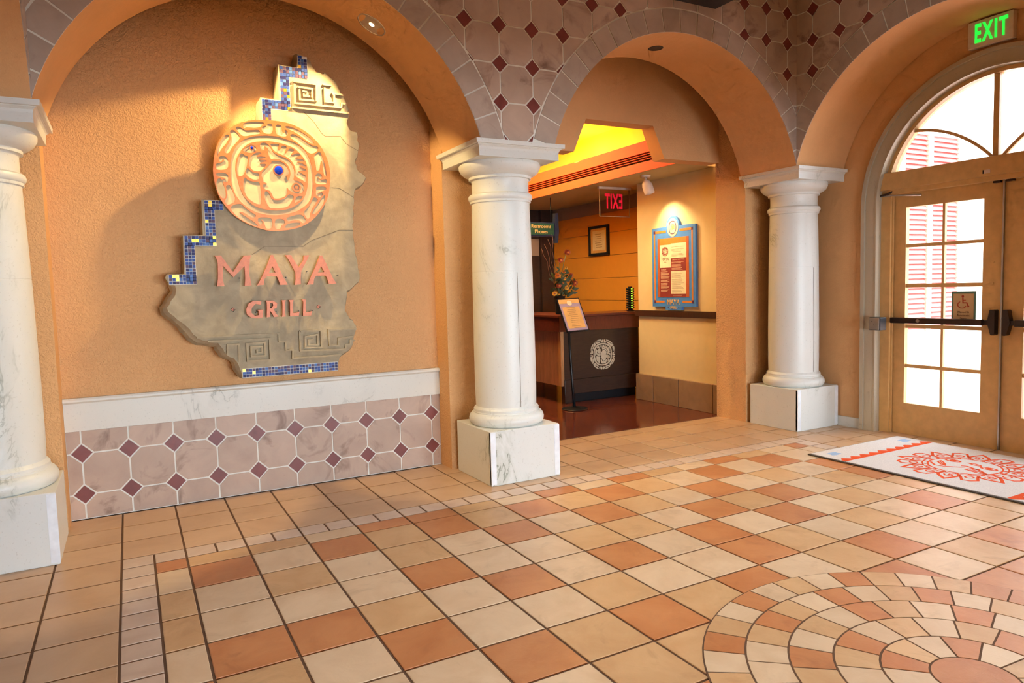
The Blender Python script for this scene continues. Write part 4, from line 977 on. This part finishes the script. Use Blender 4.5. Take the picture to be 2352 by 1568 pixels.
def emb(p): return [(ecx+(a-MCX)*k_*1.0, ecz+(b-MCZ)*k_*1.02) for a, b in p]
loops_solid('emblem', [emb(C_['band_o']), emb(C_['band_i'])]+[emb(C_[q]) for q in C_ if not q.startswith('band')]+[emb(circle(EAR[0], EAR[1], .033, 16)), emb(circle(EAR[0], EAR[1], .022, 14))], XZ, 2.970, 2.976, 'emblem_white', dk)
# floor-standing notice
ks = thing('notice_stand', 'black pole stand holding a framed notice before the desk', 'stand', (4.50, 2.56, 0))
lathe('base', [(.155, 0), (.158, .006), (.150, .014), (.05, .022), (.022, .03)], 4.50, 2.56, 'kiosk_black', ks, 40)
tube('pole', [(4.50, 2.56, .02), (4.485, 2.57, .25), (4.468, 2.58, .60), (4.462, 2.605, 1.08)], .017, 'kiosk_black', ks, 10)
# tilted frame: local a to the right, b up the slope
fc = Vector((4.525, 2.59, 1.15)); ua = Vector((1, 0, .02)).normalized(); ub = Vector((-.03, .18, .395)).normalized(); un = ua.cross(ub).normalized()
def KS(a, b, d): return tuple(fc+ua*a+ub*b-un*d*-1)
KW, KH = .162, .220
prism('frame', [(-KW, -KH), (KW, -KH), (KW, KH), (-KW, KH)], KS, -.016, 0, 'kiosk_black', ks)
prism('frame_lip', [(-KW, -KH), (KW, -KH), (KW, -KH+.012), (-KW, -KH+.012)], KS, 0, .010, 'kiosk_black', ks)
prism('notice_sheet', [(-KW+.014, -KH+.014), (KW-.014, -KH+.014), (KW-.014, KH-.014), (-KW+.014, KH-.014)], KS, 0, .002, 'paper_lilac', ks)
prism('notice_panel', [(-KW+.040, -KH+.045), (KW-.040, -KH+.045), (KW-.040, KH-.115), (-KW+.040, KH-.115)], KS, .002, .003, 'paper_amber', ks)
prism('notice_band', [(-KW+.014, KH-.07), (KW-.014, KH-.07), (KW-.014, KH-.014), (-KW+.014, KH-.014)], KS, .002, .003, 'paper_amber', ks)
prism('notice_badge', circle(0, KH-.065, .034, 24), KS, .003, .004, 'paper_cream', ks)
stuff(strokes('notice_print', [([(-.07+random.uniform(0, .03), y_), (.07-random.uniform(0, .03), y_)], .004, False) for y_ in [-.17+.024*q for q in range(12)]], KS, .003, .0036, 'paper_print', ks))
# pager tower
pg = thing('pager_tower', 'dark stack of round pagers with green lights at the desk end', 'charger', (5.80, 3.10, 1.135))
lathe('charger_base', [(.055, 1.137), (.055, 1.15), (.03, 1.16), (.028, 1.47)], 5.80, 3.10, 'kiosk_black', pg, 20)
for q in range(9):
    lathe('pager', [(.050, 1.170+.032*q), (.056, 1.176+.032*q), (.056, 1.188+.032*q), (.050, 1.194+.032*q)], 5.80, 3.10, 'kiosk_black', pg, 20)
    prism('led', [(5.775, 1.178+.032*q), (5.795, 1.178+.032*q), (5.795, 1.188+.032*q), (5.775, 1.188+.032*q)], XZ, 3.040, 3.05, 'led_green', pg)
# flower arrangement
fl = thing('flower_arrangement', 'dark vase of orange and rust flowers with curly twigs on the desk', 'flowers', (4.78, 3.25, 1.135))
fx, fy, fz = 4.76, 3.25, 1.137
lathe('vase', [(.05, fz), (.06, fz+.01), (.062, fz+.12), (.07, fz+.22), (.078, fz+.235), (.066, fz+.235)], fx, fy, 'kiosk_black', fl, 24)
def blossom(c, r, mat, n=13):
    v = []; f = []
    for lay_, (rr, hh) in enumerate(((1.0, 0.0), (.8, .22), (.55, .40))):
        for q in range(n):
            a = 2*PI*(q+.5*lay_)/n+random.uniform(-.1, .1); w_ = PI/n*.85
            b0 = len(v)
            d = Vector((math.cos(a), -.30-.2*lay_, math.sin(a)*.85)); s_ = Vector((-math.sin(a), 0, math.cos(a)))
            C0 = Vector(c)+Vector((0, -r*hh, 0))
            v += [tuple(C0), tuple(C0+d*r*rr*.6+s_*r*rr*w_), tuple(C0+d*r*rr), tuple(C0+d*r*rr*.6-s_*r*rr*w_)]; f.append((b0, b0+1, b0+2, b0+3))
    o = mesh('blossom', v, f, mat, fl)
    cv = circle(0, 0, r*.26, 10); prism('flower_centre', [(c[0]+a, c[2]+b) for a, b in cv], XZ, c[1]-r*.62, c[1]-r*.2, 'bloom_rust' if mat != 'bloom_rust' else 'bloom_orange', o)
    return o
def stem(p): tube('stem', [(fx+random.uniform(-.03, .03), fy, fz+.2), ((fx+p[0])/2, fy, (fz+.25+p[2])/2+.03), p], .004, 'leaf_green', fl, 5)
for dx, dz, r, mt in ((.09, .80, .052, 'bloom_rust'), (-.01, .70, .048, 'bloom_rust'), (-.08, .50, .05, 'bloom_orange'), (.17, .50, .045, 'bloom_rust'), (-.11, .27, .042, 'bloom_yellow'), (-.02, .275, .045, 'bloom_yellow'), (.09, .34, .040, 'bloom_yellow'), (.19, .40, .055, 'bloom_rust'), (.04, .46, .03, 'bloom_yellow'), (-.07, .37, .045, 'bloom_rust'), (.14, .44, .045, 'bloom_orange'), (.03, .40, .03, 'bloom_orange'), (.08, .55, .028, 'bloom_orange'), (.12, .60, .025, 'bloom_yellow')):
    p = (fx+dx, fy+random.uniform(-.09, .02), fz+dz); blossom(p, r, mt); stem((p[0], p[1]+.01, p[2]))
for q in range(90):
    a = random.uniform(-.15, 1.15)*PI; ln_ = random.uniform(.05, .12)
    c = Vector((fx+random.uniform(-.10, .20), fy+random.uniform(-.09, .09), fz+.21+random.betavariate(1, 2.2)*.42))
    d = Vector((math.cos(a), random.uniform(-.5, .3), abs(math.sin(a))*.6+.15)).normalized(); s_ = d.cross(Vector((0, 1, 0))).normalized()*ln_*.22
    mesh('leaf', [tuple(c), tuple(c+d*ln_*.5+s_), tuple(c+d*ln_), tuple(c+d*ln_*.5-s_)], [(0, 1, 2, 3)], 'leaf_green', fl)
for q in range(4):
    b_ = -.05-.03*q; pts = [(fx, fy+.03, fz+.2)]
    for w_ in range(1, 9): pts.append((fx+b_*w_/5+.018*math.sin(w_*1.9+q), fy+.04, fz+.2+w_*(.105-.008*q)))
    tube('curly_twig', pts, .0035, 'twig', fl, 5)
# framed certificate on the panelled wall
fr = thing('framed_certificate', 'black framed certificate hanging on the yellow panelled wall', 'picture', (6.17, 4.315, 1.95))
boxes('frame', [(6.15, 6.186, 4.06, 4.10, 1.955, 2.405), (6.15, 6.186, 4.53, 4.57, 1.955, 2.405), (6.15, 6.186, 4.10, 4.53, 1.955, 1.992), (6.15, 6.186, 4.10, 4.53, 2.368, 2.405)], 'kiosk_black', fr)
box('mount', 6.17, 6.186, 4.10, 4.53, 1.99, 2.37, 'paper_amber', fr); box('certificate', 6.167, 6.171, 4.155, 4.475, 2.035, 2.33, 'paper_cream', fr)
stuff(strokes('certificate_print', [([(4.22+random.uniform(0, .05), z_), (4.42-random.uniform(0, .05), z_)], .006, False) for z_ in [2.08+.033*q for q in range(7)]], YZ, 6.1662, 6.168, 'paper_print', fr))
# red exit sign seen from behind
er = thing('glass_exit_sign', 'clear hanging exit sign whose red letters read backwards', 'sign', (5.51, 3.03, CZ))
box('mount_bar', 5.25, 5.77, 3.01, 3.05, CZ-.03, CZ, 'sign_white', er); 
mesh('acrylic_panel', [(5.27, 3.03, 2.40), (5.75, 3.03, 2.40), (5.75, 3.03, 2.75), (5.27, 3.03, 2.75)], [(0, 1, 2, 3)], 'window_glass', er)
box('panel_edge', 5.265, 5.272, 3.026, 3.034, 2.40, 2.75, 'lobby_band', er); box('panel_edge', 5.748, 5.754, 3.026, 3.034, 2.40, 2.75, 'lobby_band', er); box('panel_edge', 5.265, 5.754, 3.026, 3.034, 2.394, 2.402, 'lobby_band', er)
text('exit_letters', 'EXIT', .27, lambda a, b, d: (5.505-a, d, b), 3.022, 3.028, 'exit_red', er, .01, 2.585, .48, 1.12, .006)
# track spot over the menu board
sp_ = thing('spot_lamp', 'white ceiling spot lamp aimed at the menu board', 'lamp', (5.27, 2.10, CZ))
lathe('canopy', [(.055, CZ-.022), (.06, CZ-.012), (.06, CZ)], 5.27, 2.10, 'sign_white', sp_, 24)
tube('stem', [(5.27, 2.10, CZ-.02), (5.27, 2.10, CZ-.07)], .012, 'sign_white', sp_)
tube('head', [(5.262, 2.10, 2.735), (5.275, 2.10, 2.70), (5.29, 2.095, 2.66), (5.315, 2.09, 2.59), (5.325, 2.088, 2.565)], [.012, .05, .062, .062, .058], 'sign_white', sp_, 20)
light('menu_spot', 'SPOT', (5.33, 2.08, 2.55), 46, (1, .76, .42), aim=(5.62, 2.0, 2.0), spot_size=R(100), spot_blend=.9, shadow_soft_size=.03)
# menu board
mb = thing('menu_board', 'blue framed menu board with arched top on the cream wall', 'board', (5.60, 1.993, 1.18))
BY = 1.993
def MB(a, b, d): return (5.62-d, BY-a, b)          # a to the right seen from the lobby side, d out of the wall
hw = .383
arc = [(.115*math.cos(t_), 2.185+.118*math.sin(t_)) for t_ in [PI*q/16 for q in range(17)]]
prism('frame', [(-hw, 1.215), (-.143, 1.215), (-.143, 1.175), (.143, 1.175), (.143, 1.215), (hw, 1.215), (hw, 2.177)]+[(a, b) for a, b in arc]+[(-hw, 2.177)], MB, .0, .035, 'board_blue', mb)
prism('menu_panel', [(-.275, 1.33), (.275, 1.33), (.275, 2.045), (-.275, 2.045)], MB, .035, .037, 'board_rust', mb)
prism('menu_header', [(-.235, 1.965), (.235, 1.965), (.235, 2.045), (-.235, 2.045)], MB, .037, .038, 'board_orange', mb)
for s_ in (-1, 1):
    prism('inlay_strip', [(s_*.343, 1.275), (s_*.320, 1.275), (s_*.320, 2.125), (s_*.343, 2.125)], MB, .035, .037, 'board_orange', mb)
    prism('inlay_strip', [(s_*.160, 1.262), (s_*.325, 1.262), (s_*.325, 1.287), (s_*.160, 1.287)], MB, .035, .037, 'board_orange', mb)
    prism('inlay_strip', [(s_*.122, 2.112), (s_*.325, 2.112), (s_*.325, 2.140), (s_*.122, 2.140)], MB, .035, .037, 'board_orange', mb)
    for z_ in (1.2745, 2.126): prism('inlay_corner', [(s_*.317, z_-.018), (s_*.347, z_-.018), (s_*.347, z_+.018), (s_*.317, z_+.018)], MB, .035, .0375, 'board_purple', mb)
prism('badge', circle(0, 2.165, .096, 32, .108), MB, .035, .038, 'paper_cream', mb)
strokes('badge_ring', [(smooth_loop([(-.06, 2.09), (.06, 2.09), (.06, 2.24), (-.06, 2.24)], 3), .010, True)], MB, .038, .039, 'board_purple', mb)
loops_solid('badge_print', [[((a-MCX)*.17, 2.165+(b-MCZ)*.19) for a, b in C_[q]] for q in ('face', 'hand', 'body', 'crest')], MB, .038, .0388, 'yellow_print', mb)
prism('logo_sheet', [(-.235, 1.69), (-.035, 1.69), (-.035, 1.965), (-.235, 1.965)], MB, .037, .0385, 'paper_cream', mb)
prism('menu_sheet', [(-.035, 1.80), (.235, 1.80), (.235, 1.975), (-.035, 1.975)], MB, .037, .0385, 'paper_cream', mb)
prism('menu_sheet', [(-.035, 1.37), (.225, 1.37), (.225, 1.645), (-.035, 1.645)], MB, .037, .0385, 'paper_cream', mb)
prism('red_sheet', [(-.235, 1.33), (-.035, 1.33), (-.035, 1.69), (-.235, 1.69)], MB, .037, .0385, 'sheet_red', mb)
prism('red_sheet', [(-.035, 1.645), (.225, 1.645), (.225, 1.80), (-.035, 1.80)], MB, .037, .0385, 'sheet_red', mb)
prism('red_sheet', [(-.035, 1.33), (.225, 1.33), (.225, 1.37), (-.035, 1.37)], MB, .037, .0385, 'sheet_red', mb)
loops_solid('logo_print', [[(-.135+(a-MCX)*.15, 1.885+(b-MCZ)*.15) for a, b in C_[q]] for q in C_ if not q.startswith('band_i')], MB, .0385, .0392, 'sheet_red', mb)
text('menu_title', 'MAYA', .052, MB, .0385, .0392, 'text_brown', mb, -.135, 1.79, .95); text('menu_title', 'GRILL', .018, MB, .0385, .0392, 'text_brown', mb, -.135, 1.755)
text('menu_heading', 'SEASONAL SIGNATURES', .021, MB, .0385, .0392, 'sheet_text', mb, .095, 1.780, .9); text('menu_heading', 'STARTERS', .021, MB, .0385, .0392, 'sheet_text', mb, -.165, 1.665)
def lines_(x0, x1, z0, z1, st, w_): return [([(x0, z_), (x1-random.uniform(0, .3)*(x1-x0), z_)], w_, False) for z_ in [z0+st*q for q in range(int((z1-z0)/st)) if q % 4 != 3]]
stuff(strokes('small_print', lines_(-.22, -.06, 1.40, 1.65, .010, .005)+lines_(-.02, .20, 1.66, 1.765, .010, .004)+lines_(0, .2, 1.345, 1.365, .010, .003), MB, .0385, .0390, 'sheet_text', mb))
stuff(strokes('small_print', lines_(-.02, .20, 1.39, 1.63, .011, .003)+lines_(-.02, .20, 1.82, 1.95, .014, .003), MB, .0385, .0390, 'paper_print', mb))
text('board_name', 'MAYA', .085, MB, .035, .039, 'paper_amber', mb, 0, 1.268, .95); text('board_name', 'GRILL', .048, MB, .035, .039, 'paper_amber', mb, 0, 1.203)
for s_ in (-1, 1): prism('name_dot', circle(s_*.092, 1.203, .006, 10), MB, .035, .038, 'board_purple', mb)
# hanging restroom sign
rs = thing('restroom_sign', 'green hanging sign for restrooms and phones near the lobby end wall', 'sign', (5.05, 4.2, CZ))
box('blue_backing', 4.84, 5.30, 4.20, 4.23, 2.225, 2.425, 'restroom_blue', rs); box('green_panel', 4.86, 5.285, 4.19, 4.20, 2.245, 2.41, 'restroom_green', rs)
prism('end_finial', [(5.30, 2.13), (5.345, 2.13), (5.365, 2.30), (5.36, 2.46), (5.355, 2.56), (5.31, 2.56), (5.305, 2.46)], XZ, 4.18, 4.25, 'restroom_blue', rs)
for k, tx in enumerate(('Restrooms', 'Phones')): text('sign_text', tx, .075, XZ, 4.186, 4.191, 'paper_amber', rs, 5.07, 2.365-.075*k)
for x in (4.90, 5.25): tube('hanger', [(x, 4.21, 2.42), (x, 4.21, CZ)], .006, 'kiosk_black', rs, 6)
